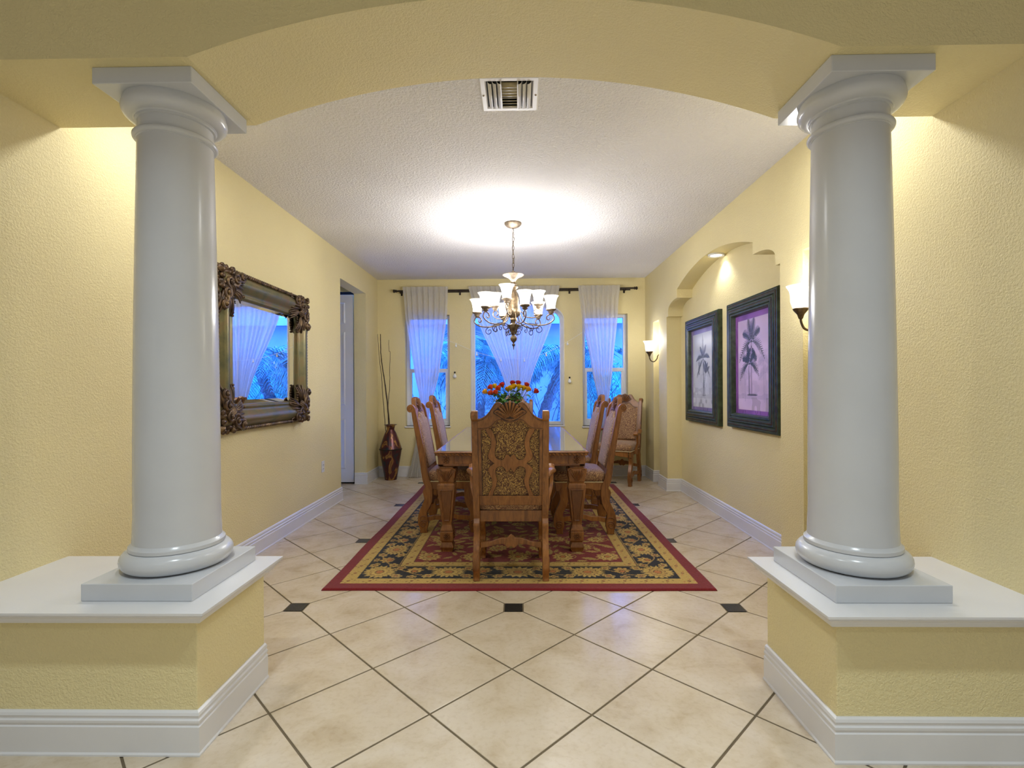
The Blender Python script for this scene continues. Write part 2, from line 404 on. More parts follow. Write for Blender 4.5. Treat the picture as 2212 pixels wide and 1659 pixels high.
# ================================================================== THE ROOM
# ---- floor: grout bed with diagonal tiles and small dark inset squares
floor = MB().box(FX0, FX1, FY0, YB, -0.06, -0.003).build('floor', 'grout', smooth=0)
struct(floor, 'ivory diagonal tile floor with small black inset squares', 'floor')
IX, IY, LL = -0.042, 2.914, 1.27
HD = LL / 4; TS = HD * math.sqrt(2); IN = 0.0535
def tile_vertex(i, j): return (IX + (i - j) * HD, IY + (i + j) * HD)
GAP = 0.0044
tiles = {}
tcount = 0
for i in range(-14, 18):
    for j in range(-14, 18):
        cs = [(i, j), (i + 1, j), (i + 1, j + 1), (i, j + 1)]
        ctr = tile_vertex(i + .5, j + .5)
        if not (-2.75 < ctr[0] < 2.45 and 0.75 < ctr[1] < 7.5): continue
        poly = []
        for k in range(4):
            c_ = cs[k]; x, y = tile_vertex(*c_)
            if c_[0] % 2 == 0 and c_[1] % 2 == 0 and (c_[0] + c_[1]) % 4 == 0 and y > 2:
                for nb in (cs[k - 1], cs[(k + 1) % 4]):
                    nx, ny = tile_vertex(*nb); L_ = math.hypot(nx - x, ny - y); tt = IN * math.sqrt(2) / L_
                    poly.append((x + (nx - x) * tt, y + (ny - y) * tt))
            else: poly.append((x, y))
        gx, gy = ctr
        def shrink(p):
            d = (p[0] - gx, p[1] - gy); L_ = math.hypot(*d); kk = 1 - GAP / (TS / 2); return (gx + d[0] * kk, gy + d[1] * kk)
        poly = [shrink(p) for p in poly]
        cp = clip_rect(poly, -2.75, 2.02, 0.9, YB - .002)
        if len(cp) < 3: continue
        full = len(cp) == len(poly) and all(abs(a[0] - b_[0]) + abs(a[1] - b_[1]) < 1e-9 for a, b_ in zip(cp, poly))
        key = None
        if full:
            key = tuple(round(q, 3) for p in cp for q in (p[0] - gx, p[1] - gy))
            if key in tiles:
                o = bpy.data.objects.new('tile', tiles[key]); COL.objects.link(o); o.parent = floor; o.location = (gx, gy, 0); continue
        rel = [(p[0] - gx, p[1] - gy) for p in cp]
        mb = MB(); n_ = len(rel)
        rim = [(p[0] * .992, p[1] * .992) for p in rel]
        mb.add([(p[0], p[1], -0.006) for p in rel] + [(p[0], p[1], -0.0012) for p in rel] + [(p[0], p[1], 0) for p in rim],
               [tuple(range(2 * n_, 3 * n_))] + [(a, (a + 1) % n_, n_ + (a + 1) % n_, n_ + a) for a in range(n_)] + [(n_ + a, n_ + (a + 1) % n_, 2 * n_ + (a + 1) % n_, 2 * n_ + a) for a in range(n_)])
        o = mb.build('tile', 'floor_tile', floor, smooth=0, loc=(gx, gy, 0)); tcount += 1
        if full: tiles[key] = o.data
ins = MB(); q = IN - .003
ins.box(-q, q, -q, q, -0.006, 0.0)
ins_me = None
for a in range(-2, 3):
    for b_ in range(-1, 5):
        x, y = IX + a * LL, IY + b_ * LL
        if not (-2.0 < x < 1.9 and 2.0 < y < 7.15): continue
        if ins_me is None: o = ins.build('inset_tile', 'inset_stone', floor, smooth=0, loc=(x, y, 0)); ins_me = o.data
        else:
            o = bpy.data.objects.new('inset_tile', ins_me); COL.objects.link(o); o.parent = floor; o.location = (x, y, 0)
MB().box(FX0, FX1, FY0, 0.885, -0.006, 0).build('entry_floor_field', 'floor_tile', floor, smooth=0)

# ---- walls
# left wall with doorway
DY0, DY1, DZ = 5.69, 6.645, 2.535
mb = MB()
def lw(y0, y1, z0, z1): mb.quad((XL, y1, z0), (XL, y0, z0), (XL, y0, z1), (XL, y1, z1))
lw(YF, DY0, 0, ZC); lw(DY0, DY1, DZ, ZC); lw(DY1, YB, 0, ZC)
XH = XL - 0.16
mb.quad((XL, DY0, 0), (XH, DY0, 0), (XH, DY0, DZ), (XL, DY0, DZ)); mb.quad((XL, DY1, 0), (XL, DY1, DZ), (XH, DY1, DZ), (XH, DY1, 0)); mb.quad((XL, DY0, DZ), (XH, DY0, DZ), (XH, DY1, DZ), (XL, DY1, DZ))
mb.quad((XH, DY0, 0), (XH, 5.0, 0), (XH, 5.0, ZC), (XH, DY0, ZC)); mb.quad((XH, DY0, DZ), (XH, DY1, DZ), (XH, DY1, ZC), (XH, DY0, ZC))
struct(mb.build('wall_left', 'wall_paint', smooth=0), 'pale yellow textured wall on the left behind the gilt mirror', 'wall')
# side hall behind the doorway
mb = MB()
HX = -3.3
mb.quad((HX, 5.0, 0), (XH, 5.0, 0), (XH, 5.0, ZC), (HX, 5.0, ZC)); mb.quad((HX, 5.0, 0), (HX, DY1 + .02, 0), (HX, DY1 + .02, ZC), (HX, 5.0, ZC))
mb.quad((HX, DY1, 2.56), (XH, DY1, 2.56), (XH, DY1, ZC), (HX, DY1, ZC)); mb.quad((HX, 5.0, ZC), (XH, 5.0, ZC), (XH, DY1, ZC), (HX, DY1, ZC))
mb.quad((HX, DY1, 0), (-3.03, DY1, 0), (-3.03, DY1, 2.56), (HX, DY1, 2.56)); mb.box(HX - .1, XL - .02, DY1 + .065, DY1 + .12, -.02, ZC + .05)
struct(mb.build('wall_hall', 'wall_paint', smooth=0), 'pale wall of the small hall seen through the doorway', 'wall')
# back wall with three window openings
WL = (-1.645, -1.005, 0.725, 2.325); WM = (-0.69, 0.633, 0.735, 2.25, 0.285); WR = (0.905, 1.55, 0.715, 2.325)
YG = YB + 0.13
mb = MB()
def bw(x0, x1, z0, z1, z0b=None, z1b=None):
    mb.quad((x0, YB, z0), (x1, YB, z0 if z0b is None else z0b), (x1, YB, z1), (x0, YB, z1))
bw(XL, WL[0], 0, ZC); bw(WL[1], WM[0], 0, ZC); bw(WM[1], WR[0], 0, ZC); bw(WR[1], 2.1, 0, ZC)
for W in (WL, WR):
    bw(W[0], W[1], 0, W[2]); bw(W[0], W[1], W[3], ZC)
    for (a, b2) in (((W[0], W[2]), (W[0], W[3])), ((W[0], W[3]), (W[1], W[3])), ((W[1], W[3]), (W[1], W[2])), ((W[1], W[2]), (W[0], W[2]))):
        mb.quad((a[0], YB, a[1]), (b2[0], YB, b2[1]), (b2[0], YG + .06, b2[1]), (a[0], YG + .06, a[1]))
bw(WM[0], WM[1], 0, WM[2])
def arch_pts(x0, x1, zs, rise, n=24, pw=2.0):
    c_, a_ = (x0 + x1) / 2, (x1 - x0) / 2
    return [(c_ - a_ * math.cos(PI * k / n), zs + rise * math.sin(PI * k / n)) for k in range(n + 1)]
AP = arch_pts(WM[0], WM[1], WM[3], WM[4])
for (a, b2) in zip(AP[:-1], AP[1:]):
    mb.quad((a[0], YB, a[1]), (b2[0], YB, b2[1]), (b2[0], YB, ZC), (a[0], YB, ZC)); mb.quad((a[0], YB, a[1]), (a[0], YG + .06, a[1]), (b2[0], YG + .06, b2[1]), (b2[0], YB, b2[1]))
for x in WM[:2]: mb.quad((x, YB, WM[2]), (x, YG + .06, WM[2]), (x, YG + .06, WM[3]), (x, YB, WM[3]))
mb.quad((WM[0], YB, WM[2]), (WM[1], YB, WM[2]), (WM[1], YG + .06, WM[2]), (WM[0], YG + .06, WM[2]))
struct(mb.build('wall_back', 'wall_paint', smooth=0), 'yellow back wall with three windows behind sheer curtains', 'wall')
# right wall: two slim sconce recesses and the arched picture niche
NY0, NY1, NX = 3.487, 6.155, 1.975
NC = (NY0 + NY1) / 2
half = [(1.334, 2.125), (1.27, 2.125), (1.27, 2.19)]
for k in range(1, 9):
    a = PI / 2 * k / 8; half.append((1.27 - 0.30 * math.sin(a) if False else 1.27 - 0.30 * (1 - math.cos(a)), 2.19 + 0.10 * math.sin(a)))
half += [(0.93, 2.29), (0.93, 2.385)]
for k in range(1, 17):
    s_ = 0.93 * (1 - k / 16); half.append((s_, 2.385 + 0.16 * (1 - (s_ / 0.93) ** 2)))
prof = [(NC - s_, z) for s_, z in half] + [(NC + s_, z) for s_, z in reversed(half[:-1])]
SR = [(2.93, 3.21), (6.50, 6.77)]; SRZ = 2.14; SRX = XR + 0.10
mb = MB()
def rw(y0, y1, z0, z1): mb.quad((XR, y0, z0), (XR, y1, z0), (XR, y1, z1), (XR, y0, z1))
rw(1.722, SR[0][0], 0, FZ); rw(SR[0][1], NY0, 0, ZC); rw(NY1, SR[1][0], 0, ZC); rw(SR[1][1], YB, 0, ZC)
for (y0, y1) in SR:
    rw(y0, y1, SRZ, ZC)
    mb.quad((SRX, y0, 0), (SRX, y1, 0), (SRX, y1, SRZ), (SRX, y0, SRZ)); mb.quad((XR, y0, 0), (SRX, y0, 0), (SRX, y0, SRZ), (XR, y0, SRZ))
    mb.quad((XR, y1, 0), (XR, y1, SRZ), (SRX, y1, SRZ), (SRX, y1, 0)); mb.quad((XR, y0, SRZ), (SRX, y0, SRZ), (SRX, y1, SRZ), (XR, y1, SRZ))
for (a, b2) in zip(prof[:-1], prof[1:]):
    if abs(a[0] - b2[0]) > 1e-6: mb.quad((XR, a[0], a[1]), (XR, b2[0], b2[1]), (XR, b2[0], ZC), (XR, a[0], ZC))
    mb.quad((XR, a[0], a[1]), (NX, a[0], a[1]), (NX, b2[0], b2[1]), (XR, b2[0], b2[1]))
for y in (NY0, NY1): mb.quad((XR, y, 0), (NX, y, 0), (NX, y, 2.125), (XR, y, 2.125))
mb.quad((NX, NY0, 0), (NX, NY1, 0), (NX, NY1, ZC), (NX, NY0, ZC))
struct(mb.build('wall_right', 'wall_paint', smooth=0), 'yellow right wall with an arched niche holding two palm prints', 'wall')
# ceiling
mb = MB().box(XL - .02, 2.1, YK - .02, YB + .1, ZC, ZC + .1)
struct(mb.build('ceiling', 'ceiling_paint', smooth=0), 'white textured dining room ceiling', 'ceiling')
# header with the segmental arch
ZH = 2.447; AX0, AX1, RISE = -1.163, 1.117, 0.197
acx, aw = (AX0 + AX1) / 2, (AX1 - AX0) / 2; AR = (aw * aw + RISE * RISE) / (2 * RISE)
arc = []
for k in range(41):
    x = AX0 + (AX1 - AX0) * k / 40; arc.append((x, ZH + RISE - AR + math.sqrt(AR * AR - (x - acx) ** 2)))
outl = [(XL, ZH)] + arc + [(XR, ZH), (XR, FZ), (XL, FZ)]
hd = fixnormals(MB().prism(outl, 'y', YF, YK).build('wall_header', 'wall_paint', smooth=0))
struct(hd, 'pale yellow header wall with a shallow arch between the two columns', 'wall')
# half walls
for nm, x0, x1, yf, lab in (('wall_half_left', XL, -1.138, YF, 'low yellow half wall under the left column'), ('wall_half_right', 1.076, XR, 1.727, 'low yellow half wall under the right column')):
    struct(MB().box(x0, x1, yf, YK, 0, 0.492).build(nm, 'wall_paint', smooth=0, bevel=.004), lab, 'wall')
# painted ledge caps: board with a moulded edge
def cap(name, x0, x1, y0, y1, side, lab):
    z = 0.527
    prof_ = [(0.0, 0.0), (0.0, -0.008), (-0.006, -0.010), (-0.006, -0.016), (-0.016, -0.024), (-0.022, -0.036), (-0.028, -0.045), (-0.05, -0.045)]
    mb = MB()
    rings = []
    for (o_, dz) in prof_:
        xs0, xs1 = (x0, x1 + o_) if side > 0 else (x0 - o_, x1)
        rings.append([(xs0, y0 - o_, z + dz), (xs1, y0 - o_, z + dz), (xs1, y1 + o_, z + dz), (xs0, y1 + o_, z + dz)])
    vs = [p for r_ in rings for p in r_]; fs = [(0, 1, 2, 3)]
    for k in range(len(rings) - 1):
        for j in range(4): fs.append((k * 4 + j, (k + 1) * 4 + j, (k + 1) * 4 + (j + 1) % 4, k * 4 + (j + 1) % 4))
    fs.append(tuple((len(rings) - 1) * 4 + j for j in (3, 2, 1, 0)))
    mb.add(vs, fs)
    return struct(fixnormals(mb.build(name, 'trim_white', smooth=0)), lab, 'trim')
cap('trim_1', XL, -1.066, 1.662, 2.235, 1, 'white moulded ledge capping the left half wall')
cap('trim_2', 1.0, XR, 1.645, 2.225, -1, 'white moulded ledge capping the right half wall')
# baseboards: profile with two grooves, swept along wall corners
BBP = [(0, 0), (0.020, 0), (0.020, 0.006), (0.016, 0.012), (0.016, 0.100), (0.012, 0.104), (0.012, 0.110), (0.0155, 0.114), (0.0155, 0.122), (0.011, 0.127), (0.011, 0.134), (0.013, 0.138), (0.010, 0.147), (0.004, 0.152), (0, 0.152)]
def baseboard(name, pts, lab):          # wall on the right hand side when walking along pts
    pts = [Vector((p[0], p[1])) for p in pts]; mb = MB(); k = len(BBP); vs = []; fs = []
    for i, p in enumerate(pts):
        def nrm(a, b_): d = (b_ - a).normalized(); return Vector((-d.y, d.x))
        if i == 0: n_ = nrm(pts[0], pts[1]); s_ = 1
        elif i == len(pts) - 1: n_ = nrm(pts[-2], pts[-1]); s_ = 1
        else:
            a, b_ = nrm(pts[i - 1], p), nrm(p, pts[i + 1]); n_ = (a + b_).normalized(); s_ = 1 / max(.2, n_.dot(a))
        for (o_, z) in BBP: vs.append((p.x + n_.x * (o_ * s_), p.y + n_.y * (o_ * s_), z))
    for i in range(len(pts) - 1):
        for j in range(k - 1): fs.append((i * k + j, (i + 1) * k + j, (i + 1) * k + j + 1, i * k + j + 1))
    fs.append(tuple(range(k))); fs.append(tuple((len(pts) - 1) * k + j for j in range(k - 1, -1, -1)))
    mb.add(vs, fs); return struct(fixnormals(mb.build(name, 'trim_white', smooth=30)), lab, 'baseboard')
e = .0
baseboard('baseboard_left', [(XH + .003, DY0), (XL, DY0), (XL, YK)], 'white grooved baseboard along the left wall below the mirror')
baseboard('baseboard_back', [(2.0 - .2, YB), (XL, YB), (XL, DY1), (XH + .003, DY1)], 'white grooved baseboard along the back wall and doorway')
rp = [(XR, YK)]
for (y0, y1, dx) in ((SR[0][0], SR[0][1], SRX), (NY0, NY1, NX), (SR[1][0], SR[1][1], SRX)):
    rp += [(XR, y0), (dx, y0), (dx, y1), (XR, y1)]
rp += [(XR, YB - .02)]
baseboard('baseboard_right', rp, 'white grooved baseboard following the niches of the right wall')
baseboard('baseboard_half_left', [(-1.138, YK + .0), (-1.138, YF), (XL - .3, YF)], 'white grooved baseboard around the left half wall')
baseboard('baseboard_half_right', [(XR + .3, 1.727), (1.076, 1.727), (1.076, YK)], 'white grooved baseboard around the right half wall')
# entry hall behind the camera
mb = MB()
mb.quad((FX0, FY0, 0), (FX0, YF, 0), (FX0, YF, FZ), (FX0, FY0, FZ)); mb.quad((FX1, FY0, 0), (FX1, FY0, FZ), (FX1, YF, FZ), (FX1, YF, 0)); mb.quad((FX0, FY0, 0), (FX0, FY0, FZ), (FX1, FY0, FZ), (FX1, FY0, 0))
mb.quad((FX0, YF, 0), (XL, YF, 0), (XL, YF, FZ), (FX0, YF, FZ)); mb.quad((XR, 1.727, 0), (FX1, 1.727, 0), (FX1, 1.727, FZ), (XR, 1.727, FZ))
struct(mb.build('wall_entry', 'ceiling_paint', smooth=0), 'walls of the entry hall the picture is taken from', 'wall')
struct(MB().box(FX0, FX1, FY0, YK, FZ, FZ + .08).build('ceiling_entry', 'ceiling_paint', smooth=0), 'white ceiling of the entry hall', 'ceiling')
for (x, y, w_, wh_) in FOYER_FILL:  # unseen lamps added behind the view to light floor and header front
    t = thing('recessed_downlight', 'added fill downlight out of view, ' + wh_ + ' one of four in the entry hall', 'light', (x, y, FZ), 0, 'added entry hall fill lamps')
    MB().lathe([(.07, -.004), (.10, -.006), (.10, 0), (.07, 0)], 28, cap=False).build('trim_ring', 'trim_white', t)
    MB().lathe([(.07, -.001), (.069, -.0005)], 28).build('lens', 'lit_downlight', t)
    add_light('entry_fill', 'AREA', (0, 0, -.02), w_, COOL, t, shape='DISK', size=.14, spread=math.radians(110))

for (x, lab) in ((-1.55, 'added fill downlight above the left end of the dining room, hidden by the header'), (1.40, 'added fill downlight above the right end of the dining room, hidden by the header')):  # added fill lamps, out of sight, brightening the dining floor and walls
    t = thing('recessed_downlight', lab, 'light', (x, 2.60, ZC))
    MB().lathe([(.06, -.004), (.085, -.006), (.085, 0), (.06, 0)], 28, cap=False).build('trim_ring', 'trim_white', t)
    MB().lathe([(.06, -.001), (.059, -.0005)], 28).build('lens', 'lit_downlight', t)
    add_light('dining_fill', 'AREA', (0, 0, -.02), 5.0, WARM, t, shape='DISK', size=.16)
# ---- windows
def rect_window(name, W, lab):
    x0, x1, z0, z1 = W
    fr_ = MB(); T = .045
    for a in ((x0, x0 + T, z0, z1), (x1 - T, x1, z0, z1), (x0 + T, x1 - T, z0, z0 + .06), (x0 + T, x1 - T, z1 - T, z1)): fr_.box(a[0], a[1], YG - .035, YG + .035, a[2], a[3])
    o = struct(fr_.build(name, 'vinyl_white', smooth=0, bevel=.004), lab, 'window')
    zm = 1.525
    MB().box(x0 + T, x1 - T, YG - .030, YG + .012, zm - .028, zm + .028).build('meeting_rail', 'vinyl_white', o, smooth=0, bevel=.004)
    for xx in (x0 + T, x1 - T - .03): MB().box(xx, xx + .03, YG - .028, YG + .005, z0 + .06, zm - .028).build('sash_stile', 'vinyl_white', o, smooth=0, bevel=.003)
    MB().box(x0 + T + .03, x1 - T - .03, YG - .028, YG + .005, z0 + .06, z0 + .10).build('sash_rail', 'vinyl_white', o, smooth=0, bevel=.003)
    MB().box(x0 + T, x1 - T, YG + .006, YG + .010, zm, z1 - T).build('pane', 'window_glass', o, smooth=0)
    MB().box(x0 + T, x1 - T, YG - .012, YG - .008, z0 + .06, zm).build('pane', 'window_glass', o, smooth=0)
    MB().box((x0 + x1) / 2 - .02, (x0 + x1) / 2 + .02, YG - .045, YG - .03, zm + .005, zm + .02).build('sash_latch', 'vinyl_white', o, smooth=0)
    MB().box(x0 - .012, x1 + .012, YB - .022, YG, z0 - .022, z0).build('window_sill', 'trim_white', o, smooth=0, bevel=.004)
rect_window('window_1', WL, 'narrow white single-hung window nearest the floor vase')
rect_window('window_3', WR, 'narrow white single-hung window nearest the corner armchair')
outer = [(WM[0], WM[2])] + AP + [(WM[1], WM[2])]
cxm, czm = (WM[0] + WM[1]) / 2, 1.5
inner = []
T = .045
IA = arch_pts(WM[0] + T, WM[1] - T, WM[3], WM[4] - T)
inner = [(WM[0] + T, WM[2] + T)] + IA + [(WM[1] - T, WM[2] + T)]
mb = MB(); N = len(outer)
for (a, b2) in ((YG - .035, YG + .035),):
    vs = [(p[0], a, p[1]) for p in outer] + [(p[0], a, p[1]) for p in inner] + [(p[0], b2, p[1]) for p in outer] + [(p[0], b2, p[1]) for p in inner]
    fs = []
    for i in range(N):
        j = (i + 1) % N
        fs += [(i, j, N + j, N + i), (2 * N + i, 3 * N + i, 3 * N + j, 2 * N + j), (N + i, N + j, 3 * N + j, 3 * N + i), (i, 2 * N + i, 2 * N + j, j)]
    mb.add(vs, fs)
wm = struct(fixnormals(mb.build('window_2', 'vinyl_white', smooth=0)), 'large arched picture window in the middle of the back wall', 'window')
MB().prism(inner, 'y', YG, YG + .004).build('pane', 'window_glass', wm, smooth=0)
MB().box(WM[0] - .012, WM[1] + .012, YB - .022, YG, WM[2] - .022, WM[2]).build('window_sill', 'trim_white', wm, smooth=0, bevel=.004)
# slim moulding lining the arched opening
tp = [Vector((p[0], YB - .002, p[1])) for p in outer]
MB().tube(tp, .012, 6).build('window_casing', 'trim_white', wm)

# ---- door in the side hall
D0, D1, DT = -3.0, -2.215, 2.525
dr = struct(MB().box(D0, D1, DY1 + .015, DY1 + .05, .022, DT).build('door_1', 'door_white', smooth=0, bevel=.003), 'white six panel door seen through the left doorway', 'door')
MB().box(D0 - .10, D1 + .03, DY1 + .05, DY1 + .06, -.02, 2.75).build('dark_gap', 'shadow_gap', dr, smooth=0)
def raised(x0, x1, z0, z1):
    mb = MB(); y = DY1 + .015
    rings = [(0, 0), (.012, .010), (.022, .010), (.045, -.004)]
    vs = []; fs = []
    for (i_, dy) in rings: vs += [(x0 + i_, y + dy - .0005, z0 + i_), (x1 - i_, y + dy - .0005, z0 + i_), (x1 - i_, y + dy - .0005, z1 - i_), (x0 + i_, y + dy - .0005, z1 - i_)]
    # moulded rim stands proud so that the panel reads as real relief
    vs = [(v_[0], v_[1] - .012, v_[2]) if False else v_ for v_ in vs]
    for k in range(3):
        for j in range(4): fs.append((k * 4 + j, k * 4 + (j + 1) % 4, (k + 1) * 4 + (j + 1) % 4, (k + 1) * 4 + j))
    fs.append((12, 13, 14, 15)); mb.add(vs, fs)
    mb.xf(lambda p: Vector((p.x, 2 * (DY1 + .0145) - p.y if p.y > DY1 + .0146 else p.y, p.z)))
    fixnormals(mb.build('door_panel', 'door_white', dr, smooth=0))
xm = (D0 + D1) / 2
for (z0, z1) in ((.20, .87), (1.05, 2.03), (2.14, 2.42)):
    raised(D0 + .11, xm - .055, z0, z1); raised(xm + .055, D1 - .11, z0, z1)

# ---- wall outlet
t = thing('wall_outlet', 'white duplex outlet low on the left wall', 'outlet', (XL, 5.158, .468))
MB().box(0, .006, -.036, .036, -.058, .058).build('cover_plate', 'trim_white', t, smooth=0, bevel=.003)
for z in (-.021, .021):
    so = MB().lathe([(.017, .006), (.017, .0085), (.015, .0095)], 18, c=(0, 0, 0)); so.xf(lambda p: Vector((p.z, p.x, p.y + z)))
    s_ = fixnormals(so.build('socket', 'trim_white', t))
    for yy in (-.006, .006): MB().box(.0090, .0102, yy - .0012, yy + .0012, z - .005, z + .004).build('slot', 'shadow_gap', s_, smooth=0)

# ---- ceiling vent
t = thing('ceiling_vent', 'white square ceiling vent with curved louvres just beyond the arch', 'vent', (-.045, 2.657, ZC))
W_ = .155
mb = MB()
rings = [(W_, 0), (W_, -.006), (W_ - .008, -.010), (W_ - .03, -.010), (W_ - .036, -.002)]
vs = [];fs = []
for (r_, z) in rings: vs += [(-r_, -r_, z), (r_, -r_, z), (r_, r_, z), (-r_, r_, z)]
for k in range(4):
    for j in range(4): fs.append((k * 4 + j, k * 4 + (j + 1) % 4, (k + 1) * 4 + (j + 1) % 4, (k + 1) * 4 + j))
mb.add(vs, fs); fixnormals(mb.build('frame', 'vent_white', t, smooth=0))
MB().box(-.118, .118, -.118, .118, -.003, -.001).build('duct_opening', 'shadow_gap', t, smooth=0)
def louvre(x0, y0, x1, y1, dx, dy, mat):
    mb = MB(); n = 5; vs = []; fs = []
    for k in range(n + 1):
        a = PI / 2 * k / n; o_ = .020 * (1 - math.cos(a)); z = -.003 - .017 * math.sin(a)
        vs += [(x0 + dx * o_, y0 + dy * o_, z), (x1 + dx * o_, y1 + dy * o_, z)]
    for k in range(n): fs.append((2 * k, 2 * k + 1, 2 * k + 3, 2 * k + 2))
    o = mb.add(vs, fs).build('louvre', mat, t); so = o.modifiers.new('thick', 'SOLIDIFY'); so.thickness = .0022
for x in (-.112, -.088, -.064): louvre(x, -.113, x, .113, 1, 0, 'vent_white')
for x in (.112, .088, .064): louvre(x, -.113, x, .113, -1, 0, 'vent_white')
for x in (-.043, .043): MB().box(x - .003, x + .003, -.115, .115, -.022, -.003).build('divider', 'vent_white', t, smooth=0)
for k in range(9):
    y = -.105 + k * .0262; louvre(-.039, y, .039, y, 0, 1 if k < 4 else -1, 'vent_tan')
for x in (-.138, .138):
    s_ = MB().ell((x, 0, -.011), (.006, .006, .003), 10, 4).build('screw', 'pewter_bronze', t)

# ================================================================== COLUMNS
def column(cx, cy, z0, lab):
    t = thing('column', lab, 'column', (cx, cy, z0))
    H = ZH - z0
    MB().box(-.200, .200, -.222, .205, 0, .062).build('plinth', 'column_white', t, smooth=0, bevel=.003)
    tor = [(.150, .062)]
    for k in range(13):
        a = -PI / 2 + PI * k / 12; tor.append((.152 + .040 * math.cos(a), .100 + .038 * math.sin(a)))
    tor += [(.163, .139), (.163, .152), (.158, .156), (.152, .165)]
    MB().lathe(tor, 56).build('base', 'column_white', t, smooth=50)
    sh = []
    zt = H - .060
    for k in range(15):
        s_ = k / 14; z = .160 + (zt - .11 - .160) * s_
        r_ = .1475 - .0190 * max(0, (s_ - .15) / .85) ** 1.5 + (.004 * max(0, 1 - s_ * 25))
        sh.append((r_, z))
    sh += [(.1285, zt - .105), (.1285, zt - .02)]
    MB().lathe(sh, 56).build('shaft', 'column_white', t, smooth=50)
    za = zt - .140
    MB().lathe([(.127, za - .006), (.134, za - .004)] + [(.134 + .011 * math.cos(a), za + .009 + .011 * math.sin(a)) for a in [-PI / 2 + PI * k / 8 for k in range(9)]] + [(.132, za + .021), (.132, za + .026), (.127, za + .028)], 56).build('necking_ring', 'column_white', t, smooth=50)
    ec = [(.128, zt - .075), (.136, zt - .073), (.136, zt - .066), (.141, zt - .062)]
    for k in range(9):
        a = -PI / 2 + PI * .55 * k / 8; ec.append((.141 + .038 * math.cos(a) * 1.0, zt - .030 + .032 * math.sin(a)))
    ec += [(.172, zt), (.12, zt + .001)]
    MB().lathe(ec, 56).build('capital', 'column_white', t, smooth=50)
    MB().box(-.182, .182, -.185, .185, zt, H).build('abacus', 'column_white', t, smooth=0, bevel=.003)
    return t
column(-1.362, 1.978, .527, 'glossy white round column standing on the left half wall ledge')
column(1.288, 1.970, .527, 'glossy white round column standing on the right half wall ledge')

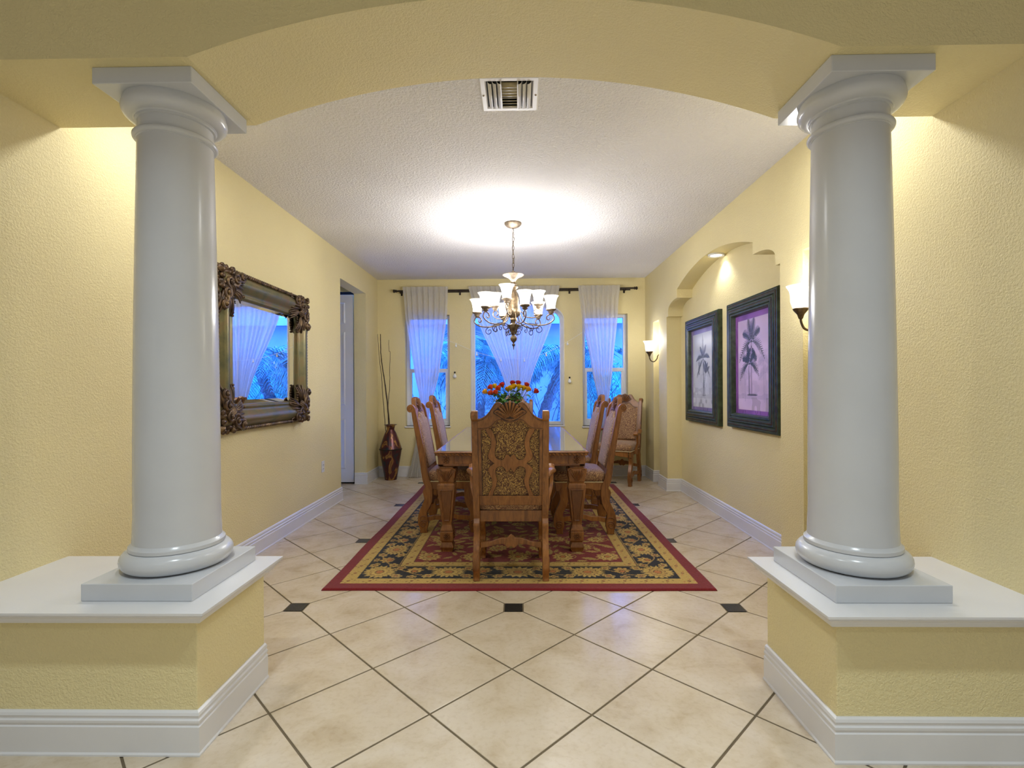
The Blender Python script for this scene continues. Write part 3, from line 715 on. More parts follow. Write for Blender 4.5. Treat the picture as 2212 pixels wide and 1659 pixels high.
# ================================================================== RUG
RX0, RX1, RY0, RY1 = -1.26, 1.225, 3.146, 6.554
def make_rug():
    st = .006; W, H = RX1 - RX0, RY1 - RY0
    nx, ny = int(W / st) + 1, int(H / st) + 1
    X, Y = np.meshgrid(np.linspace(0, W, nx), np.linspace(0, H, ny))
    rng = np.random.default_rng(3)
    red = np.array([.185, .016, .020]); gold = np.array([.47, .315, .085]); gold2 = np.array([.36, .22, .06]); blk = np.array([.010, .011, .016]); rust = np.array([.42, .15, .04]); brown = np.array([.10, .045, .02])
    C = np.zeros((ny, nx, 3)); E_ = np.minimum(np.minimum(X, W - X), np.minimum(Y, H - Y))
    C[:] = red
    def band(a, b_, col): C[(E_ >= a) & (E_ < b_)] = col
    band(.085, .175, gold); band(.172, .182, blk); band(.182, .40, blk); band(.395, .40, gold2); band(.40, .408, blk); band(.408, .485, gold); band(.485, .492, brown)
    def win(cx, cy, r):
        i0, i1 = max(0, int((cx - r) / W * (nx - 1))), min(nx, int((cx + r) / W * (nx - 1)) + 2); j0, j1 = max(0, int((cy - r) / H * (ny - 1))), min(ny, int((cy + r) / H * (ny - 1)) + 2)
        return slice(j0, j1), slice(i0, i1)
    def flower(cx, cy, R, n=14, rot=0, asp=1.0, col=gold, lim=None, half_=False):
        sl = win(cx, cy, R * 1.3); x, y = X[sl] - cx, (Y[sl] - cy) ; c_, s_ = math.cos(rot), math.sin(rot)
        u, v_ = x * c_ + y * s_, (-x * s_ + y * c_) / asp; rr = np.hypot(u, v_); th = np.arctan2(v_, u)
        tri = np.abs(((th * n / (2 * PI)) % 1) - .5) * 2          # 0 at petal axis
        edge = R * (1 - .30 * tri ** .8)
        if half_: edge = edge * (0.72 + .28 * np.cos(th - PI / 2))
        m_ = rr < edge
        if lim is not None: m_ &= (E_[sl] > lim[0]) & (E_[sl] < lim[1])
        sub = C[sl]
        sub[m_] = col * (0.92 + .16 * rng.random((int(m_.sum()), 1)))
        inner = R * .60 * (1 - .25 * np.abs((((th + .2) * (n * .6) / (2 * PI)) % 1) - .5) * 2)
        ln = m_ & (np.abs(rr - inner) < .0052); sub[ln] = brown
        ln2 = m_ & (rr > inner) & (tri > .88) & (rr > R * .62); sub[ln2] = brown * 1.6
        m2 = m_ & (rr < inner) & (rr > R * .36); sub[m2] = gold * 1.12 if rng.random() < .6 else gold2 * 1.15
        m3 = m_ & (rr < R * .22); sub[m3] = rust
        m4 = m_ & (np.abs(rr - R * .26) < .0035); sub[m4] = brown
    def leaf(cx, cy, L_, rot, col=gold, wd=.32, lim=None):
        sl = win(cx, cy, L_ * 1.1); x, y = X[sl] - cx, Y[sl] - cy; c_, s_ = math.cos(rot), math.sin(rot)
        u, v_ = x * c_ + y * s_, -x * s_ + y * c_; tt = (u / L_ + 1) / 2
        serr = 1 - .35 * ((tt * 5) % 1)
        m_ = (tt > 0) & (tt < 1) & (np.abs(v_) < L_ * wd * np.sin(PI * np.clip(tt, 0, 1)) ** .8 * serr)
        if lim is not None: m_ &= (E_[sl] > lim[0]) & (E_[sl] < lim[1])
        C[sl][m_] = col * .97
        C[sl][m_ & (np.abs(v_) < .0030)] = gold2 * .7
    def vine(pts, wd=.0045, col=gold2, lim=None):
        P = [Vector((p[0], p[1])) for p in pts]
        for a, b_ in zip(P[:-1], P[1:]):
            mx_, my_ = (a + b_) / 2; sl = win(mx_, my_, (b_ - a).length / 2 + wd * 2); x, y = X[sl], Y[sl]
            d = b_ - a; tt = np.clip(((x - a.x) * d.x + (y - a.y) * d.y) / max(d.length_squared, 1e-9), 0, 1)
            m_ = np.hypot(x - a.x - tt * d.x, y - a.y - tt * d.y) < wd
            if lim is not None: m_ &= (E_[sl] > lim[0]) & (E_[sl] < lim[1])
            C[sl][m_] = col
    # small motifs in the two gold guard bands
    for e0, stp in ((.130, .135), (.446, .135)):
        per = []
        x = e0
        L1, L2 = W - 2 * e0, H - 2 * e0
        for k in range(int(L1 / stp) + 1):
            per += [(e0 + k * L1 / int(L1 / stp), e0), (e0 + k * L1 / int(L1 / stp), H - e0)]
        for k in range(int(L2 / stp) + 1):
            per += [(e0, e0 + k * L2 / int(L2 / stp)), (W - e0, e0 + k * L2 / int(L2 / stp))]
        for k, (px, py) in enumerate(per):
            r_ = .011; sl = win(px, py, .05); rr = np.hypot(X[sl] - px, Y[sl] - py)
            C[sl][rr < r_] = brown * 1.2; C[sl][rr < r_ * .5] = rust
            for dx, dy in ((.038, .010), (-.036, -.012), (.014, .030), (-.012, -.03)):
                rr = np.hypot(X[sl] - px - dx, Y[sl] - py - dy); C[sl][rr < .0065] = rust if (k % 2) else gold2 * .6
    # flowers in the black border
    eb = .290; lim = (.184, .394)
    def side(p0, p1, nrm):
        p0, p1, nrm = Vector(p0), Vector(p1), Vector(nrm); L_ = (p1 - p0).length; d = (p1 - p0) / L_; n_ = max(1, round(L_ / .49)); stp = L_ / n_
        wave = [p0 + d * (L_ * k / 120) + nrm * (.055 * math.sin(PI * 2 * L_ * k / 120 / stp + .6)) for k in range(121)]
        vine(wave, .0042, gold2, lim)
        a = math.atan2(d.y, d.x)
        for k in range(n_ + 1):
            c_ = p0 + d * (stp * k); flower(c_.x, c_.y, .124, 18 if k % 2 else 15, a, .82, gold, lim)
            if k < n_:
                c2 = c_ + d * (stp * .5); flower(c2.x + nrm.x * .012, c2.y + nrm.y * .012, .082, 9, a, .95, gold * np.array([1.02, .92, .8]), lim, True)
                for s_, o_, L2_, ra in ((.27, .068, .050, .5), (.27, -.070, .052, -.5), (.73, .068, .052, -.6), (.73, -.070, .050, .6), (.5, -.085, .04, 0)):
                    c3 = c_ + d * (stp * s_) + nrm * o_; flower(c3.x, c3.y, L2_, 6, a + ra, .7, gold, lim)
    side((eb, eb), (W - eb, eb), (0, 1)); side((eb, H - eb), (W - eb, H - eb), (0, -1)); side((eb, eb), (eb, H - eb), (1, 0)); side((W - eb, eb), (W - eb, H - eb), (-1, 0))
    # red field
    limf = (.497, 9)
    fx0, fy0, fx1, fy1 = .5, .5, W - .5, H - .5
    cxm = W / 2
    rr_ = random.Random(11)
    row = 0; y = fy0 + .10
    while y < fy1:
        x = .0 if row % 2 == 0 else .165
        while cxm + x < fx1 + .1:
            R = (.100, .074, .086)[(row + int(x * 10)) % 3]
            rot = rr_.random() * PI; jy = rr_.uniform(-.02, .02); jx = rr_.uniform(-.02, .02)
            for sgn in ((1,) if x == 0 else (1, -1)):
                px = cxm + sgn * (x + jx * (x > 0)); py = y + jy
                v0 = [(px + sgn * .10 * math.sin(q * .5), py + (q - 3) * .028) for q in range(8)]; vine(v0, .0038, gold2, limf)
                flower(px, py, R, 11, rot * sgn, .85, gold, limf)
                for q in range(5):
                    a_ = rot * sgn + q * 2 * PI / 5 + .4; d_ = R + .045 + .02 * (q % 2)
                    leaf(px + d_ * math.cos(a_), py + d_ * math.sin(a_) * .9, .044 + .012 * (q % 3), a_ + .7 * sgn * (1 if q % 2 else -1), gold * (.95 if q % 2 else .82), .42, limf)
            x += .33
        y += .215; row += 1
    C = np.clip(C * 1.25 * (0.93 + .14 * rng.random((ny, nx, 1))), 0, 1)
    # geometry: slightly rounded edge, tufted pile
    lift = np.clip(E_ / .012, 0, 1); Z = .003 + .010 * np.sqrt(1 - (1 - lift) ** 2) + .0012 * rng.random((ny, nx)) * (lift > .5)
    wob = .004 * np.sin(Y * 5.1) * (X < .05) + .004 * np.sin(Y * 4.3 + 1) * (X > W - .05); wob2 = .003 * np.sin(X * 6.0) * (Y < .05)
    co = np.stack([X + RX0 + wob, Y + RY0 + wob2, Z], -1).reshape(-1, 3)
    idx = np.arange(nx * ny).reshape(ny, nx); quads = np.stack([idx[:-1, :-1], idx[:-1, 1:], idx[1:, 1:], idx[1:, :-1]], -1).reshape(-1, 4)
    # skirt down to the floor
    ring = np.concatenate([idx[0, :], idx[1:, -1], idx[-1, -2::-1], idx[-2:0:-1, 0]]); nr = len(ring)
    low = co[ring].copy(); low[:, 2] = .0006; base = len(co); co = np.concatenate([co, low]); cols = np.concatenate([C.reshape(-1, 3), C.reshape(-1, 3)[ring]])
    k = np.arange(nr); k2 = (k + 1) % nr; quads = np.concatenate([quads, np.stack([ring[k], base + k, base + k2, ring[k2]], -1)])
    return mesh_np('area_rug', co, quads, cols, 'rug_wool')
def mesh_np(name, co, quads, cols, mat, parent=None):
    me = bpy.data.meshes.new(name); me.vertices.add(len(co)); me.vertices.foreach_set('co', co.astype(np.float32).ravel())
    me.loops.add(quads.size); me.loops.foreach_set('vertex_index', quads.astype(np.int32).ravel())
    me.polygons.add(len(quads)); me.polygons.foreach_set('loop_start', np.arange(0, quads.size, 4, dtype=np.int32)); 
    me.update(calc_edges=True); me.validate()
    at = me.color_attributes.new('Col', 'FLOAT_COLOR', 'POINT'); at.data.foreach_set('color', np.concatenate([cols, np.ones((len(cols), 1))], 1).astype(np.float32).ravel())
    me.polygons.foreach_set('use_smooth', np.ones(len(quads), bool)); me.materials.append(MATS[mat])
    o = bpy.data.objects.new(name, me); COL.objects.link(o)
    if parent: o.parent = parent
    return o
tag(make_rug(), 'large red, black and gold floral area rug under the dining table', 'rug')
RUGZ = .0145

# ================================================================== CARVED ORNAMENT
def shell(mb, cx, cz, y, R, sgn, n=9, spread=1.25, rf=.010):
    for k in range(n):
        a = PI / 2 + spread * (k - (n - 1) / 2) / ((n - 1) / 2); L_ = R * (1 - .16 * abs(k - (n - 1) / 2) / ((n - 1) / 2))
        P = [(cx + math.cos(a) * L_ * s_, y + sgn * (.002 + .007 * math.sin(PI * min(1, s_ * .95))), cz + math.sin(a) * L_ * s_) for s_ in (.10, .35, .6, .82, .96, 1.02)]
        mb.tube(P, [.0022, .0042, .0066, .0085 * rf / .010, .0075, .0028], 6)
def scroll(mb, c, r0, a0, turns, y, sgn, w0=.006, w1=.0025, n=18):
    P = spiral(c, r0, .25 * r0, a0, turns, n)
    mb.tube([(p[0], y, p[1]) for p in P], [w0 + (w1 - w0) * k / n for k in range(n + 1)], 6)
def rosette(mb, M, r, n=8):      # M maps local (u,v,out) to world
    for k in range(n):
        a = 2 * PI * k / n; c_ = Vector((math.cos(a) * r * .58, math.sin(a) * r * .58, r * .05))
        R_ = Matrix.Rotation(a, 3, 'Z'); mb.ell(M @ c_, (r * .42, r * .2, r * .2), 7, 4, M.to_3x3() @ R_)
    mb.ell(M @ Vector((0, 0, r * .12)), (r * .22, r * .22, r * .22), 8, 5, M.to_3x3())

# ================================================================== DINING CHAIRS  (local: rear feet at y=0, faces +y)
SCH = 1165.0
def cvt(p): return (-(p[0] - 575) / SCH, (1430 - p[1]) / SCH)      # crop pixel -> (y,z)
FRONT_HI = [(657, 160), (640, 230), (600, 420), (560, 620), (535, 780), (518, 872), (492, 925), (478, 965)]
FRONT_LO = [(478, 965), (480, 1060), (491, 1130), (520, 1190), (538, 1232), (528, 1300), (526, 1350), (540, 1402), (536, 1430)]
BACK_LO = [(612, 1430), (609, 1394), (630, 1330), (628, 1262), (610, 1200), (582, 1140), (566, 1090), (574, 1040), (578, 1008), (553, 966)]
BACK_HI = [(553, 966), (580, 900), (596, 800), (621, 620), (651, 450), (684, 260), (690, 205)]
SCR = [(690, 205), (712, 208), (732, 192), (738, 165), (726, 140), (702, 128), (678, 134), (657, 160)]
def by(z): return .028 - (z - .45) * .2
def v2(l, n=4): return [(p.x, p.y) for p in cat([Vector((a[0], a[1], 0)) for a in l], n)]
def post_poly():
    P = v2([cvt(p) for p in FRONT_HI]) [:-1] + v2([cvt(p) for p in FRONT_LO])[:-1] + [cvt(FRONT_LO[-1])] + v2([cvt(p) for p in BACK_LO])[:-1] + v2([cvt(p) for p in BACK_HI])[:-1] + v2([cvt(p) for p in SCR])[:-1]
    return P
def front_leg_poly(y0=.44):
    P = [(.955, 0)]
    A = v2([cvt(p) for p in FRONT_LO])[:-1] + [cvt(FRONT_LO[-1])] + v2([cvt(p) for p in BACK_LO])
    return [(y0 - p[0], p[1]) for p in A]
PX0, PX1 = .206, .247
CREST_TOP = [(.043, 1.150), (.050, 1.160), (.062, 1.168), (.077, 1.171), (.092, 1.166), (.107, 1.150), (.122, 1.126), (.145, 1.096), (.171, 1.075), (.190, 1.066), (.2085, 1.062)]
CREST_LOW = [(.2085, .992), (.186, .994), (.150, .997), (.128, 1.006), (.110, 1.022), (.090, 1.042), (.069, 1.052), (.046, 1.050), (.022, 1.040), (0, 1.036)]
SPLAT_OUT = [(.158, 1.0), (.152, .978), (.134, .951), (.124, .921), (.126, .883), (.137, .853), (.145, .823), (.138, .800), (.105, .772), (.138, .746), (.144, .72), (.128, .683), (.119, .649), (.124, .612), (.140, .580), (.150, .553)]
SPLAT_IN = [(.118, .553), (.112, .58), (.094, .619), (.088, .664), (.098, .713), (.090, .742), (.062, .752), (.040, .741), (.026, .714), (.015, .717), (0, .737)]
SPLAT_IN_UP = [(0, .813), (.015, .830), (.028, .830), (.044, .800), (.062, .795), (.086, .803), (.099, .828), (.098, .860), (.090, .902), (.099, .951), (.122, 1.0)]
def sh(mb):
    return mb.xf(lambda p: Vector((p.x, p.y + by(p.z), p.z)))
def make_chair(arms):
    t = thing('dining_chair', '', 'chair')
    # --- back posts run down into the rear legs
    pp = post_poly()
    for s_ in (-1, 1):
        a, b_ = sorted((s_ * PX0, s_ * PX1))
        o = fixnormals(MB().prism(pp, 'x', a, b_).build('back_post', 'walnut', t, smooth=40, bevel=.004))
        mb = MB(); xo = s_ * (PX1 + .001)
        cy_, cz_ = cvt((705, 166)); sp = spiral((cy_, cz_), .025, .006, 2.2, 1.4)
        mb.tube([(xo, p[0], p[1]) for p in sp], .0028, 5)
        fy, fz = cvt((576, 1340)); sp = spiral((fy, fz), .034, .009, .6, 1.5)
        mb.tube([(xo, p[0], p[1]) for p in sp], .0042, 6)
        mb.tube([(xo, *cvt(q)) for q in ((545, 1280), (562, 1262), (590, 1262), (606, 1280), (600, 1308), (578, 1312))], [.002, .005, .005, .004, .004, .002], 6)
        edge = [cvt((p[0] - 10, p[1])) for p in BACK_HI[1:]]; mb.tube([(xo, *p) for p in v2(edge)], .0016, 4)
        edge = [cvt((p[0] + 10, p[1])) for p in FRONT_HI]; mb.tube([(xo, *p) for p in v2(edge)], .0016, 4)
        mb.build('scroll_carving', 'walnut_deep', o)
    for s_ in (-1, 1):
        a, b_ = sorted((s_ * .196, s_ * .240))
        o = fixnormals(MB().prism(front_leg_poly(), 'x', a, b_).build('front_leg', 'walnut', t, smooth=40, bevel=.004))
        fy, fz = cvt((576, 1340)); fy = .44 - fy
        for xo in (b_ + .001, a - .001):
            sp = spiral((fy, fz), .034, .009, PI - .6, -1.5); MB().tube([(xo, p[0], p[1]) for p in sp], .0042, 6).build('scroll_carving', 'walnut_deep', o)
    # --- crest rail with shell
    scal = [(-.043, 1.150), (-.036, 1.163), (-.027, 1.160), (-.020, 1.172), (-.011, 1.170), (-.005, 1.180), (.005, 1.180), (.011, 1.170), (.020, 1.172), (.027, 1.160), (.036, 1.163), (.043, 1.150)]
    ct = v2(CREST_TOP, 3); cl = v2(CREST_LOW, 3)
    poly = [(-x, z) for x, z in reversed(ct)] + scal[1:-1] + ct + cl + [(-x, z) for x, z in reversed(cl[:-1])]
    cr = fixnormals(sh(MB().prism(poly, 'y', -.017, .020)).build('crest_rail', 'walnut', t, smooth=30, bevel=.003))
    for sg, y_ in ((-1, -.017), (1, .020)):
        mb = MB(); shell(mb, 0, 1.070, y_, .104, sg, 9, 1.05)
        for s_ in (-1, 1):
            scroll(mb, (s_ * .056, 1.140), .015, PI / 2, -s_ * 1.1, y_ + sg * .001, sg, .006, .004)
            scroll(mb, (s_ * .022, 1.098), .016, PI / 2, -s_ * 1.2, y_ + sg * .002, sg, .005, .003)
            mb.tube([(s_ * x, y_ + sg * .002, z) for x, z in v2([(.008, 1.082), (.030, 1.076), (.050, 1.094), (.068, 1.112), (.086, 1.113), (.094, 1.104)])], [.003] + [.0065] * 19 + [.002], 6)
            mb.tube([(s_ * x, y_ + sg * .002, z) for x, z in v2([(.0, 1.060), (.025, 1.062), (.048, 1.074), (.072, 1.092), (.094, 1.100)])], [.004] + [.005] * 15 + [.002], 6)
        mb2 = sh(mb); mb2.build('shell_carving', 'walnut_deep' if sg > 0 else 'walnut', cr)
        gl = MB()
        fan = [(.104 * 1.0 * math.cos(PI / 2 + q * .13) , 1.070 + .100 * math.sin(PI / 2 + q * .13)) for q in range(-8, 9)] + [(-.03, 1.066), (.0, 1.060), (.03, 1.066)]
        gl.prism(fan, 'y', *sorted((y_, y_ + sg * .0012)))
        for s_ in (-1, 1):
            gl.tube([(s_ * x, y_ + sg * .0005, z - .012) for x, z in ct[10:]], .0016, 4)
            gl.tube([(s_ * x, y_ + sg * .0005, z + .008) for x, z in cl], .0016, 4)
            gl.tube([(s_ * (x + .006), y_ + sg * .0005, z) for x, z in v2([(.005, 1.054), (.03, 1.058), (.055, 1.072), (.078, 1.088), (.098, 1.102), (.094, 1.114), (.08, 1.121), (.06, 1.117)])], .0022, 4)
        sh(gl).build('groove_line', 'glaze_line', cr)
    # --- upholstered back
    low = [(.188, .553)] + [(x, z) for x, z in cl[2:]]
    pan = low + [(-x, z) for x, z in reversed(low[:-1])]
    fixnormals(sh(MB().prism(pan, 'y', -.006, .006)).build('rear_fabric', 'brocade', t, smooth=0))
    cz0 = .79
    mb = MB(); vs = []; fs = []; L_ = [(.985, .004), (.98, .020), (.955, .032), (.87, .040), (.6, .046), (.25, .048)]
    n = len(pan)
    for (k, dy) in L_: vs += [(x * k, dy, cz0 + (z - cz0) * k) for x, z in pan]
    for i in range(len(L_) - 1):
        for j in range(n): fs.append((i * n + j, i * n + (j + 1) % n, (i + 1) * n + (j + 1) % n, (i + 1) * n + j))
    fs.append(tuple((len(L_) - 1) * n + j for j in range(n))); mb.add(vs, fs)
    fixnormals(sh(mb).build('back_cushion', 'brocade_front', t, smooth=80))
    for s_ in (-1, 1):
        a, b_ = sorted((s_ * .186, s_ * .2085)); sh(MB().box(a, b_, -.012, .020, .545, 1.0)).build('back_stile', 'walnut', t, smooth=0)
    # --- carved splat on the rear face
    so = v2(SPLAT_OUT[:8], 3) + v2(SPLAT_OUT[8:], 3) ; si = v2(SPLAT_IN, 3); su = v2(SPLAT_IN_UP, 3)
    rp_ = so + si[:-1] + [(0, .737)]
    right = so + si[:-1]; 
    poly = right + [(0, .737)] + [(-x, z) for x, z in reversed(right)] + [(-x, z) for x, z in reversed(su)][:-1] + su
    sp_ = fixnormals(sh(MB().prism(poly, 'y', -.016, -.006)).build('back_splat', 'walnut', t, smooth=30, bevel=.002))
    gl = MB()
    for s_ in (-1, 1):
        for line in (so, si, su): gl.tube([(s_ * x, -.0135, z) for x, z in line], .0024, 4)
        gl.tube([(s_ * .1855, -.0115, z) for z in (.556, .99)], .0026, 4); gl.tube([(s_ * .2075, -.0145, z) for z in (.49, 1.0)], .0022, 4)
    gl.tube([(-.186, -.011, .5545), (.186, -.011, .5545)], .0026, 4)
    sh(gl).build('groove_line', 'glaze_line', sp_)
    fixnormals(sh(MB().box(-.207, .207, -.018, .020, .488, .553)).build('lower_back_rail', 'walnut', t, smooth=0, bevel=.004))
    # --- seat
    MB().box(-.207, .207, .036, .062, .372, .446).build('seat_rail', 'walnut', t, smooth=0, bevel=.003)
    sc_ = [(.05, .445), (.47, .445), (.47, .372), (.44, .366), (.40, .378), (.36, .374), (.30, .388), (.24, .392), (.18, .388), (.13, .374), (.09, .378), (.05, .368)]
    for s_ in (-1, 1):
        a, b_ = sorted((s_ * .212, s_ * .236)); fixnormals(MB().prism(sc_, 'x', a, b_).build('seat_rail', 'walnut', t, smooth=30, bevel=.003))
    fr_ = [(-.20, .445), (.20, .445), (.20, .368), (.15, .378), (.11, .374), (.05, .388), (0, .376), (-.05, .388), (-.11, .374), (-.15, .378), (-.20, .368)]
    fixnormals(MB().prism(fr_, 'y', .452, .476).build('seat_rail', 'walnut', t, smooth=30, bevel=.003))
    cu = MB().superbox(-.243, .243, .030, .488, .425, .548, .28, 40, 14); cu.xf(lambda p: Vector((p.x, p.y, p.z + .008 * math.cos(p.x * 5) * math.cos((p.y - .26) * 5) * (p.z > .48))))
    cu.build('seat_cushion', 'brocade_front', t, smooth=80)
    MB().tube([(p[0], p[1], .447) for p in [(-.240, .05), (-.242, .47), (-.22, .488), (.22, .488), (.242, .47), (.240, .05)]], .0045, 6).build('nail_trim', 'cream_piping', t)
    # --- stretchers
    top = [(-.205, .236), (-.13, .242), (-.10, .256), (-.06, .266), (-.025, .266), (-.016, .278), (0, .290), (.016, .278), (.025, .266), (.06, .266), (.10, .256), (.13, .242), (.205, .236)]
    bot = [(.205, .198), (.15, .206), (.10, .222), (.05, .224), (.034, .208), (.02, .197), (0, .210), (-.02, .197), (-.034, .208), (-.05, .224), (-.10, .222), (-.15, .206), (-.205, .198)]
    fixnormals(MB().prism(top + bot, 'y', .028, .050).build('stretcher', 'walnut', t, smooth=30, bevel=.003))
    sd_t = [(.03, .135), (.10, .150), (.16, .150), (.20, .162), (.235, .170), (.27, .162), (.31, .150), (.37, .150), (.44, .135)]
    sd_b = [(.44, .095), (.37, .110), (.31, .108), (.27, .122), (.235, .126), (.20, .122), (.16, .108), (.10, .110), (.03, .095)]
    for s_ in (-1, 1):
        a, b_ = sorted((s_ * .207, s_ * .230)); fixnormals(MB().prism(sd_t + sd_b, 'x', a, b_).build('side_stretcher', 'walnut', t, smooth=30, bevel=.003))
    if arms:
        for s_ in (-1, 1):
            P = cat([(s_ * .232, by(.69) + .012, .680), (s_ * .252, .07, .695), (s_ * .280, .17, .690), (s_ * .290, .27, .672), (s_ * .288, .36, .672), (s_ * .286, .405, .690)], 5)
            n = len(P)
            ar = MB().tube(P, [.017 + .004 * math.sin(PI * k / (n - 1)) for k in range(n)], 10, 1.35, up_=(0, 0, 1)).build('armrest', 'walnut', t, smooth=60)
            mb = MB(); 
            kn = MB().lathe([(.004, -.030), (.020, -.030), (.026, -.024), (.026, .024), (.020, .030), (.004, .030)], 18); kn.xf(lambda p: Vector((s_ * .286 + p.z, .412 + p.x, .672 + p.y)))
            fixnormals(kn.build('scroll_end', 'walnut', ar, smooth=40))
            Q = cat([(s_ * .288, .330, .672), (s_ * .290, .345, .62), (s_ * .284, .315, .55), (s_ * .262, .285, .48), (s_ * .246, .290, .40)], 5); n = len(Q)
            MB().tube(Q, [.022 - .005 * math.sin(PI * k / (n - 1)) + (.008 if k > n - 6 else 0) for k in range(n)], 4, 1.0, up_=(0, 1, 0)).build('arm_support', 'walnut', t, smooth=40, bevel=.003)
    return t
GRP = 'carved dining chairs of one set'
ac = make_chair(True); sc1 = make_chair(False)
def place(proto, first, loc, rz, label):
    o = proto if first else copy_tree(proto); o.location = loc; o.rotation_euler = (0, 0, rz); tag(o, label, 'chair', GRP); return o
copies = []
arm2 = copy_tree(ac); arm3 = copy_tree(ac); s2, s3, s4 = copy_tree(sc1), copy_tree(sc1), copy_tree(sc1)
place(ac, True, (-.062, 3.296, RUGZ), 0, 'carved walnut armchair nearest the camera, its paisley back and shell crest facing us')
place(arm2, True, (-.075, 6.62, 0), PI, 'carved armchair at the far table end, mostly hidden behind the roses')
place(arm3, True, (1.418, 6.935, 0), PI - .479, 'carved armchair standing alone in the far right corner off the rug')
place(sc1, True, (-.845, 4.60, RUGZ), -PI / 2, 'armless carved chair on the left table side, nearer the camera')
place(s2, True, (-.845, 5.48, RUGZ), -PI / 2, 'armless carved chair on the left table side, nearer the window')
place(s3, True, (.775, 4.55, RUGZ), PI / 2, 'armless carved chair on the right table side, nearer the camera')
place(s4, True, (.775, 5.43, RUGZ), PI / 2, 'armless carved chair on the right table side, nearer the window')

# ================================================================== DINING TABLE
TX0, TX1, TY0, TY1 = -.655, .523, 3.80, 6.12
TZ = .795
tb = thing('dining_table', 'long carved walnut dining table with glass covered top on the rug', 'table', ((TX0 + TX1) / 2, (TY0 + TY1) / 2, RUGZ))
hx, hy = (TX1 - TX0) / 2, (TY1 - TY0) / 2
TZL = TZ - RUGZ
mb = MB(); vs = []; fs = []
R_ = [(-.012, 0), (0, -.006), (-.002, -.012), (-.014, -.016), (-.014, -.030), (-.024, -.034), (-.05, -.036)]
R_ = [(-.02, 0), (-.012, 0)] + R_[1:]
for (o_, dz) in R_: vs += [(-hx - o_, -hy - o_, TZL + dz - .004), (hx + o_, -hy - o_, TZL + dz - .004), (hx + o_, hy + o_, TZL + dz - .004), (-hx - o_, hy + o_, TZL + dz - .004)]
fs.append((0, 1, 2, 3))
for k in range(len(R_) - 1):
    for j in range(4): fs.append((k * 4 + j, (k + 1) * 4 + j, (k + 1) * 4 + (j + 1) % 4, k * 4 + (j + 1) % 4))
fs.append(tuple((len(R_) - 1) * 4 + j for j in (3, 2, 1, 0))); mb.add(vs, fs)
top = fixnormals(mb.build('table_top', 'walnut', tb, smooth=0))
rope = MB(); st = .030
def rope_row(x0, y0, x1, y1):
    L_ = math.hypot(x1 - x0, y1 - y0); n = int(L_ / st); d = Vector(((x1 - x0) / L_, (y1 - y0) / L_, 0)); o_ = Vector((d.y, -d.x, 0))
    M = Matrix((d, o_, Vector((0, 0, 1)))).transposed() @ Matrix.Rotation(.75, 3, 'Y')
    for k in range(n): rope.ell(Vector((x0, y0, TZL - .025)) + d * ((k + .5) * L_ / n), (.0195, .008, .0085), 6, 4, M)
rope_row(-hx + .012, -hy + .012, hx - .012, -hy + .012); rope_row(hx - .012, -hy + .012, hx - .012, hy - .012); rope_row(hx - .012, hy - .012, -hx + .012, hy - .012); rope_row(-hx + .012, hy - .012, -hx + .012, -hy + .012)
rope.build('rope_edge', 'walnut', top)
MB().box(-hx + .022, hx - .022, -hy + .022, hy - .022, TZL - .004, TZL).build('glass_cover', 'glass_sheet', tb, smooth=0, bevel=.0015)
AZ0, AZ1 = .676 - RUGZ, .758 - RUGZ
ai = .038
for (x0, x1, y0, y1) in ((-hx + ai, hx - ai, -hy + ai, -hy + ai + .025), (-hx + ai, hx - ai, hy - ai - .025, hy - ai), (-hx + ai, -hx + ai + .025, -hy + ai, hy - ai), (hx - ai - .025, hx - ai, -hy + ai, hy - ai)):
    ap = MB().box(x0, x1, y0, y1, AZ0 + .014, AZ1).build('apron', 'walnut', tb, smooth=0)
    MB().box(x0 - .010, x1 + .010, y0 - .010, y1 + .010, AZ0, AZ0 + .016).build('apron_moulding', 'walnut_deep', ap, smooth=0, bevel=.004)
LX, LY = hx - .088, hy - .094
legp = [(.052, .672), (.052, .660), (.068, .656), (.068, .650), (.071, .640), (.066, .60), (.058, .555), (.052, .549), (.060, .545), (.060, .538), (.066, .532), (.066, .505), (.0655, .495), (.036, .215), (.036, .205), (.047, .175), (.050, .163), (.043, .158), (.050, .154), (.050, .086), (.044, .080), (.040, .072), (.050, .046), (.052, .036), (.043, .010), (.043, .0)]
